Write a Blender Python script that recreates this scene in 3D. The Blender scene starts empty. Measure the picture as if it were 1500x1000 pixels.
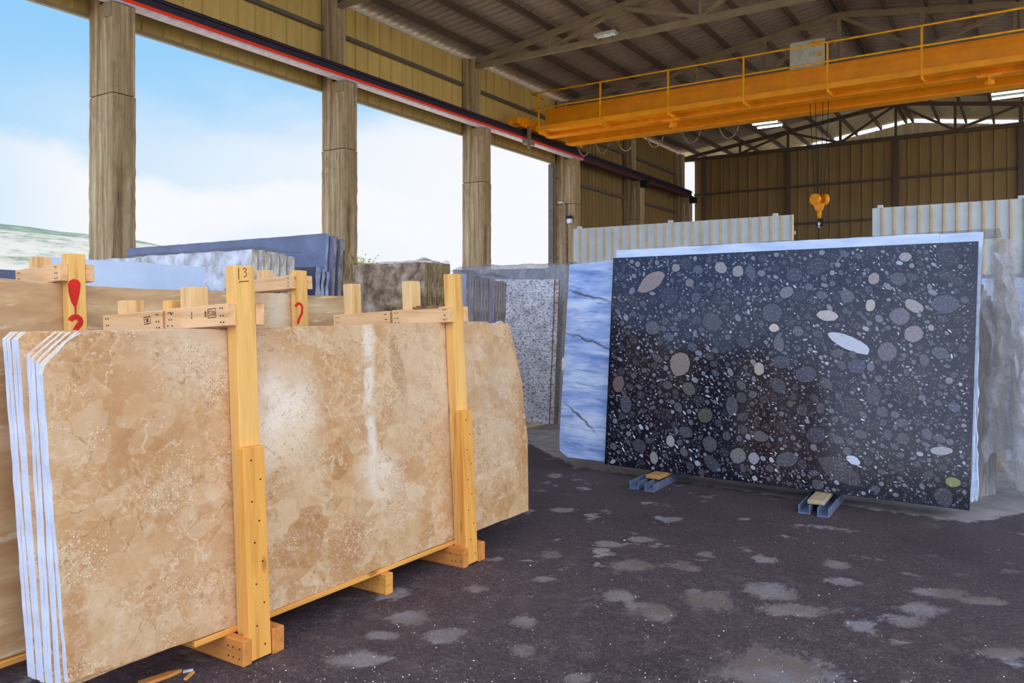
import bpy, bmesh, math, random
from mathutils import Vector, Matrix, noise as mnoise
random.seed(7)
C = bpy.context.scene.collection
S = bpy.context.scene
R = math.radians
ORD = ("first second third fourth fifth sixth seventh eighth ninth tenth eleventh twelfth thirteenth fourteenth "
       "fifteenth sixteenth seventeenth eighteenth nineteenth twentieth").split()

# ------------------------------------------------------------------ camera survey
F, CX, HY, EYE, YAW = 1170.0, 750.0, 459.0, 1.6, R(33)
FW = Vector((-math.sin(YAW), math.cos(YAW), 0)); RT = Vector((math.cos(YAW), math.sin(YAW), 0))
EYEP = Vector((0, 0, EYE))
def ray(px, py): return FW + RT * ((px - CX) / F) + Vector((0, 0, (HY - py) / F))
def hit(px, py, p, n):
    r = ray(px, py); n = Vector(n)
    return EYEP + r * ((Vector(p) - EYEP).dot(n) / r.dot(n))
def onfloor(px, py): return hit(px, py, (0, 0, 0), (0, 0, 1))
def atY(px, py, y): return hit(px, py, (0, y, 0), (0, 1, 0))
def atX(px, py, x): return hit(px, py, (x, 0, 0), (1, 0, 0))

class Fr:                                        # a leaning frame: x along the slab, y into the stack, z up the slab
    def __init__(s, loc, rz, lean):
        s.loc = Vector(loc); s.rot = (-R(lean), 0, R(rz)); s.lean = R(lean)
        s.M = Matrix.Translation(s.loc) @ Matrix.Rotation(R(rz), 4, 'Z') @ Matrix.Rotation(-R(lean), 4, 'X')
        s.Mi = s.M.inverted(); s.flat = Matrix.Translation(s.loc) @ Matrix.Rotation(R(rz), 4, 'Z')
        s.y0 = Matrix.Rotation(R(rz), 3, 'Z') @ Vector((0, 1, 0))
    def uv(s, px, py, w=0):
        n = s.M.to_3x3() @ Vector((0, 1, 0))
        q = s.Mi @ hit(px, py, s.M @ Vector((0, w, 0)), n)
        return (q.x, q.z)

# ------------------------------------------------------------------ scene helpers
def tag(o, label=None, cat=None, group=None, kind=None):
    if label: o['label'] = label
    if cat: o['category'] = cat
    if group: o['group'] = group
    if kind: o['kind'] = kind
    return o
def empty(name, loc, label, cat, group=None, kind=None):
    o = bpy.data.objects.new(name, None); C.objects.link(o); o.location = loc; o.empty_display_size = .1
    return tag(o, label, cat, group, kind)

class G:                                         # collects shapes, world coordinates
    def __init__(s): s.bm = bmesh.new(); s.mi = 0
    def _new(s, f): f.material_index = s.mi; return f
    def box(s, a, b, M=None):
        x0, y0, z0 = a; x1, y1, z1 = b
        vs = [Vector(p) for p in ((x0,y0,z0),(x1,y0,z0),(x1,y1,z0),(x0,y1,z0),(x0,y0,z1),(x1,y0,z1),(x1,y1,z1),(x0,y1,z1))]
        vs = [s.bm.verts.new(M @ v if M else v) for v in vs]
        for q in ((0,3,2,1),(4,5,6,7),(0,1,5,4),(1,2,6,5),(2,3,7,6),(3,0,4,7)): s._new(s.bm.faces.new([vs[i] for i in q]))
        return s
    def prism(s, poly, vec):                     # poly: world points, extruded by vec
        vec = Vector(vec); a = [s.bm.verts.new(Vector(p)) for p in poly]; b = [s.bm.verts.new(Vector(p) + vec) for p in poly]
        n = len(a); s._new(s.bm.faces.new(a)); s._new(s.bm.faces.new(b[::-1]))
        for i in range(n): s._new(s.bm.faces.new((a[i], b[i], b[(i+1) % n], a[(i+1) % n])))
        return s
    def bar(s, a, b, w, h, up=(0,0,1)):          # rectangular bar between two points, w sideways, h along up
        a = Vector(a); b = Vector(b); d = (b - a).normalized(); up = Vector(up)
        sd = d.cross(up).normalized() * (w / 2); u2 = sd.cross(d).normalized() * (h / 2)
        s.prism([a - sd - u2, a + sd - u2, a + sd + u2, a - sd + u2], b - a); return s
    def tube(s, pts, r, n=8, close=True):
        pts = [Vector(p) for p in pts]; rings = []
        rr = r if isinstance(r, (list, tuple)) else [r] * len(pts)
        for i, p in enumerate(pts):
            d = (pts[min(i+1, len(pts)-1)] - pts[max(i-1, 0)]).normalized()
            a = d.cross(Vector((0, 0, 1)) if abs(d.z) < .9 else Vector((1, 0, 0))).normalized(); b = d.cross(a)
            rings.append([s.bm.verts.new(p + a * math.cos(t) * rr[i] + b * math.sin(t) * rr[i]) for t in [2 * math.pi * k / n for k in range(n)]])
        for q, w in zip(rings, rings[1:]):
            for k in range(n): f = s._new(s.bm.faces.new((q[k], q[(k+1) % n], w[(k+1) % n], w[k]))); f.smooth = True
        if close: s._new(s.bm.faces.new(rings[0][::-1])); s._new(s.bm.faces.new(rings[-1]))
        return s
    def grid(s, nu, nv, fn, smooth=True):
        v = [[s.bm.verts.new(fn(i / nu, j / nv)) for j in range(nv + 1)] for i in range(nu + 1)]
        for i in range(nu):
            for j in range(nv): f = s._new(s.bm.faces.new((v[i][j], v[i+1][j], v[i+1][j+1], v[i][j+1]))); f.smooth = smooth
        return s
    def corr(s, o, du, L, dv, H, nrm, pitch, rw, rh, top=None):   # ribbed sheet
        o = Vector(o); du = Vector(du); dv = Vector(dv); nrm = Vector(nrm); prof = []; x = 0
        while x < L - 1e-6:
            for q, h in ((0, 0), (pitch - rw, 0), (pitch - rw * .75, rh), (pitch - rw * .25, rh)):
                if x + q <= L: prof.append((x + q, h))
            x += pitch
        prof.append((L, 0)); lo = []; hi = []
        for x, h in prof:
            hh = top(x) if top else H
            lo.append(s.bm.verts.new(o + du * x + nrm * h)); hi.append(s.bm.verts.new(o + du * x + nrm * h + dv * hh))
        for i in range(len(prof) - 1): s._new(s.bm.faces.new((lo[i], lo[i+1], hi[i+1], hi[i])))
        return s

def obj(name, g, mats, parent=None, origin=None, bevel=0, fix=True):
    bm = g.bm
    if fix: bmesh.ops.recalc_face_normals(bm, faces=bm.faces)
    if bevel: bmesh.ops.bevel(bm, geom=list(bm.edges), offset=bevel, segments=1, affect='EDGES', profile=.5)
    if parent is not None:
        org = Vector(parent.location)
        q = parent
        while q.parent is not None: q = q.parent; org = org + Vector(q.location)
    else:
        org = Vector(origin) if origin is not None else Vector((0, 0, 0))
    bmesh.ops.translate(bm, verts=bm.verts, vec=-org)
    me = bpy.data.meshes.new(name); bm.to_mesh(me); bm.free()
    for m in (mats if isinstance(mats, (list, tuple)) else [mats]): me.materials.append(m)
    o = bpy.data.objects.new(name, me); C.objects.link(o)
    if parent is not None: o.parent = parent
    else: o.location = org
    return o
def struct(name, g, mats, parent=None, **k):
    o = obj(name, g, mats, parent, **k)
    if parent is None: o['kind'] = 'structure'
    return o

# ------------------------------------------------------------------ material helpers
def lin(c):
    f = lambda v: (v / 12.92 if v <= .04045 else ((v + .055) / 1.055) ** 2.4)
    return tuple(f(v / 255) for v in c) + (1,)
class NT:
    def __init__(s, name, world=False):
        if world:
            s.m = bpy.data.worlds.new(name); s.m.use_nodes = True
        else:
            s.m = bpy.data.materials.new(name); s.m.use_nodes = True
        s.t = s.m.node_tree; s.t.nodes.clear()
    def n(s, typ, **k):
        x = s.t.nodes.new(typ)
        for a, b in k.items(): setattr(x, a, b)
        return x
    def put(s, sock, v):
        if isinstance(v, bpy.types.NodeSocket): s.t.links.new(v, sock)
        elif v is not None:
            if sock.type == 'RGBA' and isinstance(v, (tuple, list)) and len(v) == 3: v = lin(v)
            sock.default_value = v
    def co(s, which='Object'): return s.n('ShaderNodeTexCoord').outputs[which]
    def sep(s, v):
        x = s.n('ShaderNodeSeparateXYZ'); s.put(x.inputs[0], v); return x.outputs
    def comb(s, x=0, y=0, z=0):
        q = s.n('ShaderNodeCombineXYZ')
        for i, v in enumerate((x, y, z)): s.put(q.inputs[i], v)
        return q.outputs[0]
    def map(s, v, loc=(0,0,0), rot=(0,0,0), sc=(1,1,1), typ='POINT'):
        x = s.n('ShaderNodeMapping', vector_type=typ); s.put(x.inputs['Vector'], v)
        x.inputs['Location'].default_value = loc; x.inputs['Rotation'].default_value = rot; x.inputs['Scale'].default_value = sc
        return x.outputs[0]
    def noise(s, v, sc, det=4, ro=.55, dist=0, out='Fac'):
        x = s.n('ShaderNodeTexNoise'); s.put(x.inputs['Vector'], v)
        x.inputs['Scale'].default_value = sc; x.inputs['Detail'].default_value = det; x.inputs['Roughness'].default_value = ro; x.inputs['Distortion'].default_value = dist
        return x.outputs[out]
    def vor(s, v, sc, feature='F1', dims='3D', rnd=1, out='Distance'):
        x = s.n('ShaderNodeTexVoronoi', feature=feature, voronoi_dimensions=dims); s.put(x.inputs['Vector'], v)
        x.inputs['Scale'].default_value = sc; x.inputs['Randomness'].default_value = rnd
        return x.outputs if out is None else x.outputs[out]
    def wave(s, v, sc, dist, det=3, dsc=1):
        x = s.n('ShaderNodeTexWave'); s.put(x.inputs['Vector'], v); x.inputs['Scale'].default_value = sc
        x.inputs['Distortion'].default_value = dist; x.inputs['Detail'].default_value = det; x.inputs['Detail Scale'].default_value = dsc
        return x.outputs['Fac']
    def math(s, op, a, b=None, c=None, clamp=False):
        x = s.n('ShaderNodeMath', operation=op, use_clamp=clamp)
        for i, v in enumerate((a, b, c)):
            if v is not None: s.put(x.inputs[i], v)
        return x.outputs[0]
    def vm(s, op, a, b=None, sc=None):
        x = s.n('ShaderNodeVectorMath', operation=op); s.put(x.inputs[0], a)
        if b is not None: s.put(x.inputs[1], b)
        if sc is not None: s.put(x.inputs['Scale'], sc)
        return x.outputs['Value'] if op in ('LENGTH', 'DOT_PRODUCT', 'DISTANCE') else x.outputs[0]
    def ramp(s, f, stops, interp='LINEAR'):
        x = s.n('ShaderNodeValToRGB'); s.put(x.inputs[0], f); e = x.color_ramp.elements; x.color_ramp.interpolation = interp
        while len(e) < len(stops): e.new(.5)
        for i, (p, c) in enumerate(stops): e[i].position = p; e[i].color = lin(c) if not isinstance(c, (int, float)) else (c, c, c, 1)
        return x.outputs[0]
    def step(s, f, a, b, lo=0., hi=1.):         # smooth step from a to b
        x = s.n('ShaderNodeMapRange', interpolation_type='SMOOTHSTEP'); s.put(x.inputs[0], f)
        for i, v in ((1, a), (2, b), (3, lo), (4, hi)): s.put(x.inputs[i], v)
        return x.outputs[0]
    def mix(s, f, a, b, mode='MIX'):
        x = s.n('ShaderNodeMix', data_type='RGBA', blend_type=mode); s.put(x.inputs[0], f)
        s.put(x.inputs[6], a); s.put(x.inputs[7], b); return x.outputs[2]
    def ell(s, p, c, rx, ry, ang=0, soft=.25):   # soft ellipse mask
        q = s.map(p, (c[0], c[1], 0), (0, 0, ang), (rx, ry, 1), 'TEXTURE')
        return s.step(s.vm('LENGTH', q), 1 + soft, max(0, 1 - soft))
    def warp(s, p, sc, amt, det=3):
        return s.vm('ADD', p, s.vm('SCALE', s.vm('SUBTRACT', s.noise(p, sc, det, out='Color'), (.5, .5, .5)), sc=amt))
    def out(s, col, rough=.6, spec=.4, metal=0, bump=None, bs=.2, bd=.01, alpha=None, emit=None, es=0):
        b = s.n('ShaderNodeBsdfPrincipled'); o = s.n('ShaderNodeOutputMaterial')
        s.put(b.inputs['Base Color'], col); s.put(b.inputs['Roughness'], rough); s.put(b.inputs['Specular IOR Level'], spec); s.put(b.inputs['Metallic'], metal)
        if bump is not None:
            k = s.n('ShaderNodeBump'); k.inputs['Strength'].default_value = bs; k.inputs['Distance'].default_value = bd
            s.put(k.inputs['Height'], bump); s.t.links.new(k.outputs[0], b.inputs['Normal'])
        if alpha is not None: s.put(b.inputs['Alpha'], alpha)
        if emit is not None: s.put(b.inputs['Emission Color'], emit); b.inputs['Emission Strength'].default_value = es
        s.t.links.new(b.outputs[0], o.inputs[0]); return s.m

def flat(name, c, rough=.6, spec=.4, metal=0, var=.12, sc=6):
    t = NT(name); p = t.co(); f = t.noise(p, sc, 5, .6)
    d = tuple(max(0, v * (1 - var)) for v in c); l = tuple(min(255, v * (1 + var * .7)) for v in c)
    return t.out(t.ramp(f, [(.3, d), (.7, l)]), rough, spec, metal, f, .05)

def wood(name, axis, c, dark=.72):
    t = NT(name); p = t.co(); s = [13, 13, 13]; s[axis] = .7
    q = t.map(t.warp(p, 1.5, .03), sc=tuple(s)); f = t.noise(q, 1.6, 6, .6, .4)
    s2 = [60, 60, 60]; s2[axis] = 2; fine = t.noise(t.map(p, sc=tuple(s2)), 1, 3)
    d = (c[0] * .86, c[1] * .74, c[2] * .56); l = tuple(min(255, v * 1.07) for v in c)
    col = t.ramp(f, [(.25, d), (.48, c), (.75, l)])
    col = t.mix(t.step(fine, .55, .8, 0, .35), col, d)
    s3 = [6, 6, 6]; s3[axis] = 2.6; kn = t.vor(t.map(p, sc=tuple(s3)), 1)
    col = t.mix(t.step(kn, .16, .05, 0, .75), col, (c[0] * .62, c[1] * .46, c[2] * .32))
    return t.out(col, .65, .3, 0, f, .12)

def stone_uv(t): 
    x, y, z = t.sep(t.co()); return t.comb(x, z, t.math('MULTIPLY', y, .3)), x, z

M = {}
# wood
M['post'] = wood('post_wood', 2, (234, 178, 98)); M['beam'] = wood('beam_wood', 0, (230, 178, 124)); M['runner'] = wood('runner_wood', 1, (228, 158, 74))
M['skid'] = wood('skid_wood', 0, (208, 132, 62)); M['oldwood'] = wood('old_wood', 1, (178, 156, 122)); M['brace'] = wood('brace_wood', 2, (232, 162, 74))
M['split'] = wood('split_wood', 1, (178, 130, 78)); M['pale_post'] = wood('pale_post_wood', 2, (228, 184, 124))
M['nail'] = flat('nail_steel', (52, 44, 40), .5, .4, .6)
M['red_paint'] = flat('red_paint', (214, 32, 14), .6, .3); M['pencil'] = flat('black_crayon', (38, 38, 44), .8, .2)
# steel and sheet
M['crane'] = flat('crane_yellow', (248, 156, 0), .45, .4, 0, .07, 2); M['crane_rail'] = flat('rail_yellow', (250, 170, 0), .45)
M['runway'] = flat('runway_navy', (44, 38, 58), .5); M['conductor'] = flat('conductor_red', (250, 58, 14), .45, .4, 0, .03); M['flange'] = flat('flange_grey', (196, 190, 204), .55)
M['runway_shade'] = flat('shaded_maroon', (88, 42, 42), .6)  # runway parts past the fourth column: shade put into the colour
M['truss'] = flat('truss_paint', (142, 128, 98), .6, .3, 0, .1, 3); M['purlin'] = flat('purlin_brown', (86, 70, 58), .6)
M['girt'] = flat('girt_grey', (98, 90, 80), .6)
M['dark'] = flat('dark_gap', (26, 22, 26), .7); M['pipe'] = flat('pipe_grey', (134, 120, 100), .5)
M['boxgrey'] = flat('box_grey', (190, 196, 178), .5); M['yellow_label'] = flat('yellow_label', (232, 164, 20), .5)
M['white'] = flat('white_plastic', (220, 224, 226), .5)
M['fence'] = flat('fence_white', (204, 208, 200), .5, .3, 0, .05, 3); M['fence_rib'] = flat('fence_rib', (206, 180, 142), .5, .3, 0, .08)
t = NT('tube_light'); M['lamp'] = t.out((255, 255, 255), .5, .2, emit=(240, 250, 255), es=4.0)
t = NT('steel_channel'); p = t.co(); f = t.noise(p, 14, 5); M['channel'] = t.out(t.ramp(f, [(.35, (108, 124, 158)), (.6, (150, 160, 182)), (.72, (146, 120, 96))]), .4, .5, .5)

def sheet(name, c, streak=.12, rough=.55, axis=2, spec=.3):
    t = NT(name); p = t.co(); s = [5, 5, 5]; s[axis] = .35
    f = t.noise(t.map(p, sc=tuple(s)), 1, 5, .6); g = t.noise(p, .5, 3)
    f2 = t.math('ADD', t.math('MULTIPLY', f, .6), t.math('MULTIPLY', g, .4))
    return t.out(t.ramp(f2, [(.3, tuple(v * (1 - streak) for v in c)), (.7, tuple(min(255, v * (1 + streak * .6)) for v in c))]), rough, spec)
M['clad'] = sheet('wall_cladding', (204, 174, 102)); M['clad_dark'] = sheet('dark_cladding', (138, 112, 68)); M['roof'] = sheet('roof_sheet', (158, 142, 124), .07, .5, 0, .35)  # clad_dark: darker tone for the back bays and back wall
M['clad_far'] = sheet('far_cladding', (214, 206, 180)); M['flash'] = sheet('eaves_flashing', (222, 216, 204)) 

def concrete():
    t = NT('board_formed_concrete'); p = t.co(); x, y, z = t.sep(p)
    f = t.noise(t.map(p, sc=(9, 9, .35)), 1, 6, .62); g = t.noise(p, 3, 6, .6); h = t.noise(t.map(p, sc=(22, 22, .5)), 1, 3)
    col = t.ramp(f, [(.28, (104, 84, 58)), (.45, (150, 128, 94)), (.58, (178, 156, 120)), (.74, (206, 192, 162))])
    col = t.mix(t.step(g, .5, .72, 0, .45), col, (120, 100, 74))
    col = t.mix(t.step(h, .6, .8, 0, .6), col, (98, 80, 56))
    return t.out(col, .85, .2, 0, t.math('ADD', f, t.math('MULTIPLY', h, .5)), .5, .03)
M['conc'] = concrete()

# ------------------------------------------------------------------ frames of the stone stacks
FA = Fr((-3.10, 0, 0), 90, 3); FB = Fr((-3.60, 0, 0), 90, 3); FC = Fr((-4.66, 0, 0), 90, 3.2); FK = Fr((-3.52, 7.12, 0), -3.1, 5)

def travertine():
    t = NT('cream_travertine'); p, x, z = stone_uv(t)
    w = t.warp(p, 1.6, .5, 4); w2 = t.warp(p, 7, .10, 3)
    a = t.noise(w, 1.5, 9, .62); b = t.noise(w2, 7, 9, .66); c = t.noise(w, 3.2, 7, .6, .8)
    col = t.ramp(a, [(.30, (160, 112, 66)), (.42, (190, 144, 94)), (.54, (202, 164, 122)), (.68, (220, 194, 162))])
    col = t.mix(t.step(b, .52, .66, 0, .55), col, (172, 126, 82))
    col = t.mix(t.step(c, .56, .72, 0, .75), col, (230, 214, 194))
    for sc, am, wv in ((3.2, .55, .28), (8.5, .45, .10)):
        cl = t.vor(t.map(t.warp(t.warp(p, 2.4, wv, 4), 14, .03, 3), rot=(0, 0, .5), sc=(1, 1.6, 1)), sc, out=None); cr_, cg, cb = t.sep(cl['Color'])
        cl2 = t.ramp(cr_, [(0, (164, 112, 66)), (.35, (192, 146, 98)), (.65, (212, 178, 138)), (1, (226, 206, 180))])
        col = t.mix(t.math('MULTIPLY', t.step(cg, .35, .6, .15, am), t.step(b, .3, .6, .5, 1)), col, cl2)
    # broad zones of the face
    def zone(px, py, rx, ry, ang, colr, amt, soft=.8, src=w2):
        nonlocal col
        m = t.ell(src, FA.uv(px, py), rx, ry, ang, soft)
        m = t.math('MULTIPLY', m, t.math('MULTIPLY', t.step(c, .3, .6, .45, 1), t.step(b, .34, .54, .6, 1))); col = t.mix(t.math('MULTIPLY', m, amt), col, colr)
    zone(200, 600, .45, .45, .2, (196, 152, 106), .6); zone(300, 510, .28, .2, 0, (214, 194, 170), .75)
    zone(640, 560, .34, .36, 0, (218, 198, 174), .8); zone(730, 600, .22, .4, 0, (208, 188, 166), .8)
    zone(415, 590, .19, .18, .6, (244, 236, 228), 1.0); zone(380, 660, .1, .14, .3, (232, 218, 200), .7)
    zone(560, 690, .15, .11, -.5, (242, 234, 224), 1.0); zone(440, 660, .12, .2, .2, (226, 206, 178), .7)
    zone(460, 520, .22, .18, 0, (198, 162, 118), .5); zone(510, 800, .16, .14, .3, (178, 126, 80), .75, .3)
    zone(583, 540, .055, .2, .25, (176, 136, 96), .85, .3); zone(640, 690, .09, .3, 0, (206, 164, 120), .6)
    zone(230, 850, .4, .2, 0, (208, 172, 134), .6); zone(110, 920, .05, .2, 0, (180, 128, 80), .7, .3)
    # the broken white vein
    vx, _ = FA.uv(541, 560); ww = t.warp(t.warp(p, 3, .10, 3), 14, .07, 4); xs = t.sep(ww)
    m = t.step(t.math('ABSOLUTE', t.math('SUBTRACT', xs[0], vx)), .060, .012); m = t.math('MULTIPLY', m, t.step(xs[1], .62, .85))
    m = t.math('MULTIPLY', m, t.step(b, .38, .55, .25, 1))
    col = t.mix(t.math('MULTIPLY', m, .9), col, (232, 222, 210))
    # fine mottling, thin calcite seams
    fn = t.noise(w2, 26, 7, .7); fg = t.step(t.noise(p, 2.1, 3), .42, .58, .25, 1)
    col = t.mix(t.math('MULTIPLY', t.step(fn, .55, .66, 0, .6), fg), col, (228, 208, 184)); col = t.mix(t.math('MULTIPLY', t.step(fn, .45, .34, 0, .55), fg), col, (160, 114, 72))
    def seam(src, sc, wd, gate, colr, amt):
        nonlocal col
        q = t.math('ABSOLUTE', t.math('SUBTRACT', t.noise(src, sc, 6, .55), .5))
        col = t.mix(t.math('MULTIPLY', t.step(q, wd, 0, 0, amt), gate), col, colr)
    seam(w, 2.6, .012, t.step(b, .46, .56), (226, 206, 182), .6)
    seam(w2, 5.5, .022, t.step(a, .5, .6), (224, 202, 176), .4)
    seam(t.vm('ADD', w, (3, 7, 0)), 1.7, .006, t.step(b, .55, .45), (146, 102, 64), .6)
    seam(t.vm('ADD', w2, (5, 1, 0)), 13, .05, fg, (222, 200, 172), .35)
    sp = t.vor(p, 85, out=None)
    spm = t.math('MULTIPLY', t.step(sp['Distance'], .34, .2), t.step(t.noise(p, 4, 4), .5, .6))
    col = t.mix(t.math('MULTIPLY', spm, .75), col, t.mix(t.step(t.sep(sp['Color'])[0], .5, .6), (240, 232, 218), (150, 108, 70)))
    col = t.mix(1.0, col, (255, 244, 230), 'MULTIPLY')
    return t.out(col, .42, .35, 0, b, .06)
M['trav'] = travertine()

def edge_mat(name, c1, c2, sc=18, rough=.8):
    t = NT(name); p = t.co(); f = t.noise(t.map(p, sc=(1, 1, .35)), sc, 6, .65)
    return t.out(t.ramp(f, [(.32, c1), (.66, c2)]), rough, .25, 0, f, .4, .02)
M['trav_edge'] = edge_mat('sawn_white_edge', (196, 196, 202), (228, 230, 238)); M['trav_broken'] = edge_mat('broken_stone', (196, 168, 136), (238, 226, 212), 30)
M['edge_grey'] = edge_mat('grey_edge', (92, 82, 82), (158, 144, 138), 22); M['edge_olive'] = edge_mat('olive_edge', (84, 68, 40), (172, 148, 100), 26)
M['edge_blue'] = edge_mat('blue_grey_edge', (104, 106, 122), (170, 176, 196), 22); M['edge_white'] = edge_mat('white_edge', (186, 192, 204), (226, 232, 240), 12)
M['edge_marble'] = edge_mat('marble_edge', (128, 112, 84), (222, 216, 204), 16); M['edge_brown'] = edge_mat('brown_edge', (86, 56, 34), (150, 112, 72), 26)
M['edge_black'] = edge_mat('black_edge', (34, 28, 30), (74, 58, 56), 26)

def brown_trav():
    t = NT('brown_veined_travertine'); p, x, z = stone_uv(t)
    q = t.map(p, rot=(0, 0, R(-24)), sc=(1, 3.6, 1)); w = t.warp(q, 1.1, .6, 4)
    a = t.noise(w, 1.8, 8, .6); b = t.noise(t.map(w, sc=(1, 2.2, 1)), 3, 6, .62)
    col = t.ramp(a, [(.3, (168, 128, 92)), (.5, (192, 154, 116)), (.68, (212, 182, 150))])
    col = t.mix(t.step(b, .57, .66, 0, .75), col, (226, 204, 180)); col = t.mix(t.step(b, .40, .3, 0, .5), col, (150, 108, 74))
    m = t.ell(t.warp(p, 8, .15), FC.uv(205 + 6, 455), .05, .3, 0, .6); 
    m2 = t.ell(t.warp(p, 9, .2), FC.uv(408, 450), .10, .3, 0, .8); col = t.mix(t.math('MULTIPLY', m2, .7), col, (224, 212, 198)); col = t.mix(1.0, col, (255, 247, 228), 'MULTIPLY')
    return t.out(col, .4, .35)
M['brown_trav'] = brown_trav()

HERO = [(1033, 608, 11, 11, .1, (84, 80, 66)), (1230, 690, 32, 14, -.5, (66, 60, 62)), (1195, 637, 13, 11, .3, (58, 58, 74)), (954, 413, 23, 12, .55, (148, 124, 112)), (996, 533, 15, 18, -.3, (134, 120, 108)), (906, 562, 9, 12, -.2, (112, 88, 84)),
        (1212, 462, 15, 8, -.15, (190, 174, 162)), (1243, 502, 31, 10, -.42, (196, 196, 200)), (1280, 408, 7, 9, 0, (158, 138, 130)), (1292, 423, 11, 10, 0, (116, 110, 114)),
        (1318, 463, 13, 13, 0, (104, 98, 104)), (1338, 489, 12, 12, .4, (140, 126, 124)), (1339, 448, 13, 8, -.6, (160, 148, 140)), (1134, 480, 7, 6, 0, (200, 180, 162)),
        (1152, 428, 10, 8, .4, (116, 110, 112)), (1062, 613, 21, 9, -.35, (112, 104, 96)), (1081, 667, 11, 11, .3, (112, 106, 104)), (1104, 671, 8, 9, 0, (146, 142, 148)),
        (1112, 540, 7, 9, .2, (176, 160, 144)), (982, 646, 6, 9, .2, (160, 150, 144)), (1374, 742, 13, 9, .1, (160, 136, 122)), (1396, 706, 9, 7, 0, (138, 138, 76)),
        (1379, 660, 14, 6, .1, (168, 160, 158)), (1141, 503, 7, 13, .2, (92, 86, 88)), (1009, 569, 11, 9, -.6, (88, 82, 76)), (1075, 650, 9, 7, .2, (124, 116, 104)),
        (1353, 657, 12, 4, -.6, (190, 192, 204)), (1250, 674, 10, 6, -.4, (204, 204, 212)), (1326, 376, 8, 7, 0, (156, 148, 148)), (908, 394, 10, 10, 0, (112, 104, 100)),
        (1300, 515, 12, 14, 0, (96, 92, 100)), (1275, 447, 6, 9, 0, (186, 168, 154)), (1385, 445, 18, 14, 0, (74, 72, 88)), (1387, 639, 20, 14, 0, (64, 62, 80)), (990, 392, 6, 6, 0, (140, 132, 128)), (1056, 392, 9, 8, -.7, (150, 140, 134)),
        (1010, 414, 6, 6, 0, (120, 110, 104)), (1081, 397, 8, 9, .9, (150, 140, 132)), (1118, 374, 6, 8, .3, (140, 132, 128)), (1420, 380, 6, 5, 0, (150, 146, 150)), (1157, 367, 6, 5, 0, (140, 134, 132)),
        (1040, 650, 10, 12, .5, (84, 76, 78)), (1263, 740, 14, 6, .2, (70, 70, 84)), (958, 670, 6, 9, .2, (140, 132, 126)), (1020, 700, 8, 6, 0, (130, 124, 120)), (1180, 548, 14, 12, .2, (72, 70, 84)), (1255, 536, 12, 10, 0, (64, 64, 82)), (1420, 560, 8, 10, 0, (96, 92, 100))]
def conglomerate():
    t = NT('black_conglomerate'); p, x, z = stone_uv(t); x2 = t.sep(p)
    p2 = t.comb(x2[0], x2[1], 0); tex = t.noise(p2, 60, 4, .7)
    at = t.n('ShaderNodeAttribute', attribute_name='pebble'); pc = at.outputs['Color']; isp = at.outputs['Alpha']
    col = t.ramp(t.noise(p2, 3, 4), [(.3, (15, 14, 24)), (.7, (32, 29, 42))])
    v = t.vor(t.map(t.warp(p2, 30, .01, 2), (1.7, 1.2, 0), (0, 0, .6), (95, 60, 1)), 1, dims='2D', out=None)
    r, g, b = t.sep(v['Color'])
    m = t.step(t.math('SUBTRACT', v['Distance'], t.math('MULTIPLY_ADD', r, .24, .12)), .05, -.05); m = t.math('MULTIPLY', m, t.math('LESS_THAN', g, .24))
    col = t.mix(m, col, t.ramp(b, [(0, (56, 54, 66)), (.5, (92, 88, 90)), (.85, (130, 124, 122)), (1, (176, 172, 176))]))
    pb = t.mix(t.step(tex, .35, .75, 0, .5), pc, t.mix(.5, pc, (34, 32, 42))); pb = t.mix(t.step(tex, .5, .3, 0, .25), pb, (210, 206, 204))
    col = t.mix(isp, col, pb)
    return t.out(col, .12, .5)
M['cong'] = conglomerate()

def blue_marble():
    t = NT('blue_banded_marble'); p, x, z = stone_uv(t)
    q = t.map(p, rot=(0, 0, R(16)), sc=(.7, 3.4, 1)); w = t.warp(q, .9, .7, 4)
    a = t.noise(w, 2.2, 8, .62); b = t.noise(t.map(w, sc=(1, 3, 1)), 4, 8, .7)
    col = t.ramp(a, [(.3, (110, 132, 182)), (.46, (156, 174, 212)), (.58, (200, 208, 226)), (.74, (226, 228, 236))])
    col = t.mix(t.step(b, .53, .64, 0, .75), col, (96, 110, 158))
    for (px, py, r, an) in ((862, 434, .26, -.22), (850, 612, .2, -.62), (862, 500, .3, -.3)):
        m = t.ell(t.warp(p, 10, .07, 4), FK.uv(px, py, .08), r, .012, an, .7); col = t.mix(t.math('MULTIPLY', m, .85), col, (70, 62, 58))
    return t.out(col, .35, .4)
M['blue'] = blue_marble()

def simple_stone(name, stops, sc, det=8, ro=.65, aniso=(1, 1, 1), rot=0, spots=None, rough=.4, wamt=.25):
    t = NT(name); p, x, z = stone_uv(t); q = t.map(p, rot=(0, 0, rot), sc=aniso)
    f = t.noise(t.warp(q, 2, wamt, 4), sc, det, ro); col = t.ramp(f, stops)
    if spots:
        ssc, lo, hi, c, amt, an = spots; g = t.noise(t.warp(t.map(p, rot=(0, 0, rot), sc=an), 6, .1), ssc, 6, .7)
        col = t.mix(t.step(g, lo, hi, 0, amt), col, c)
    return t.out(col, rough, .4)
M['speck'] = simple_stone('speckled_white_granite', [(.3, (176, 166, 168)), (.5, (214, 208, 212)), (.66, (238, 234, 232))], 5, spots=(30, .505, .58, (112, 84, 64), .85, (.8, 1.4, 1)))
M['granite_blue'] = simple_stone('dark_blue_granite', [(.3, (92, 96, 116)), (.6, (112, 116, 138)), (.8, (136, 140, 160))], 3, spots=(120, .5, .7, (84, 88, 108), .5, (1, 1, 1)))
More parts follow.
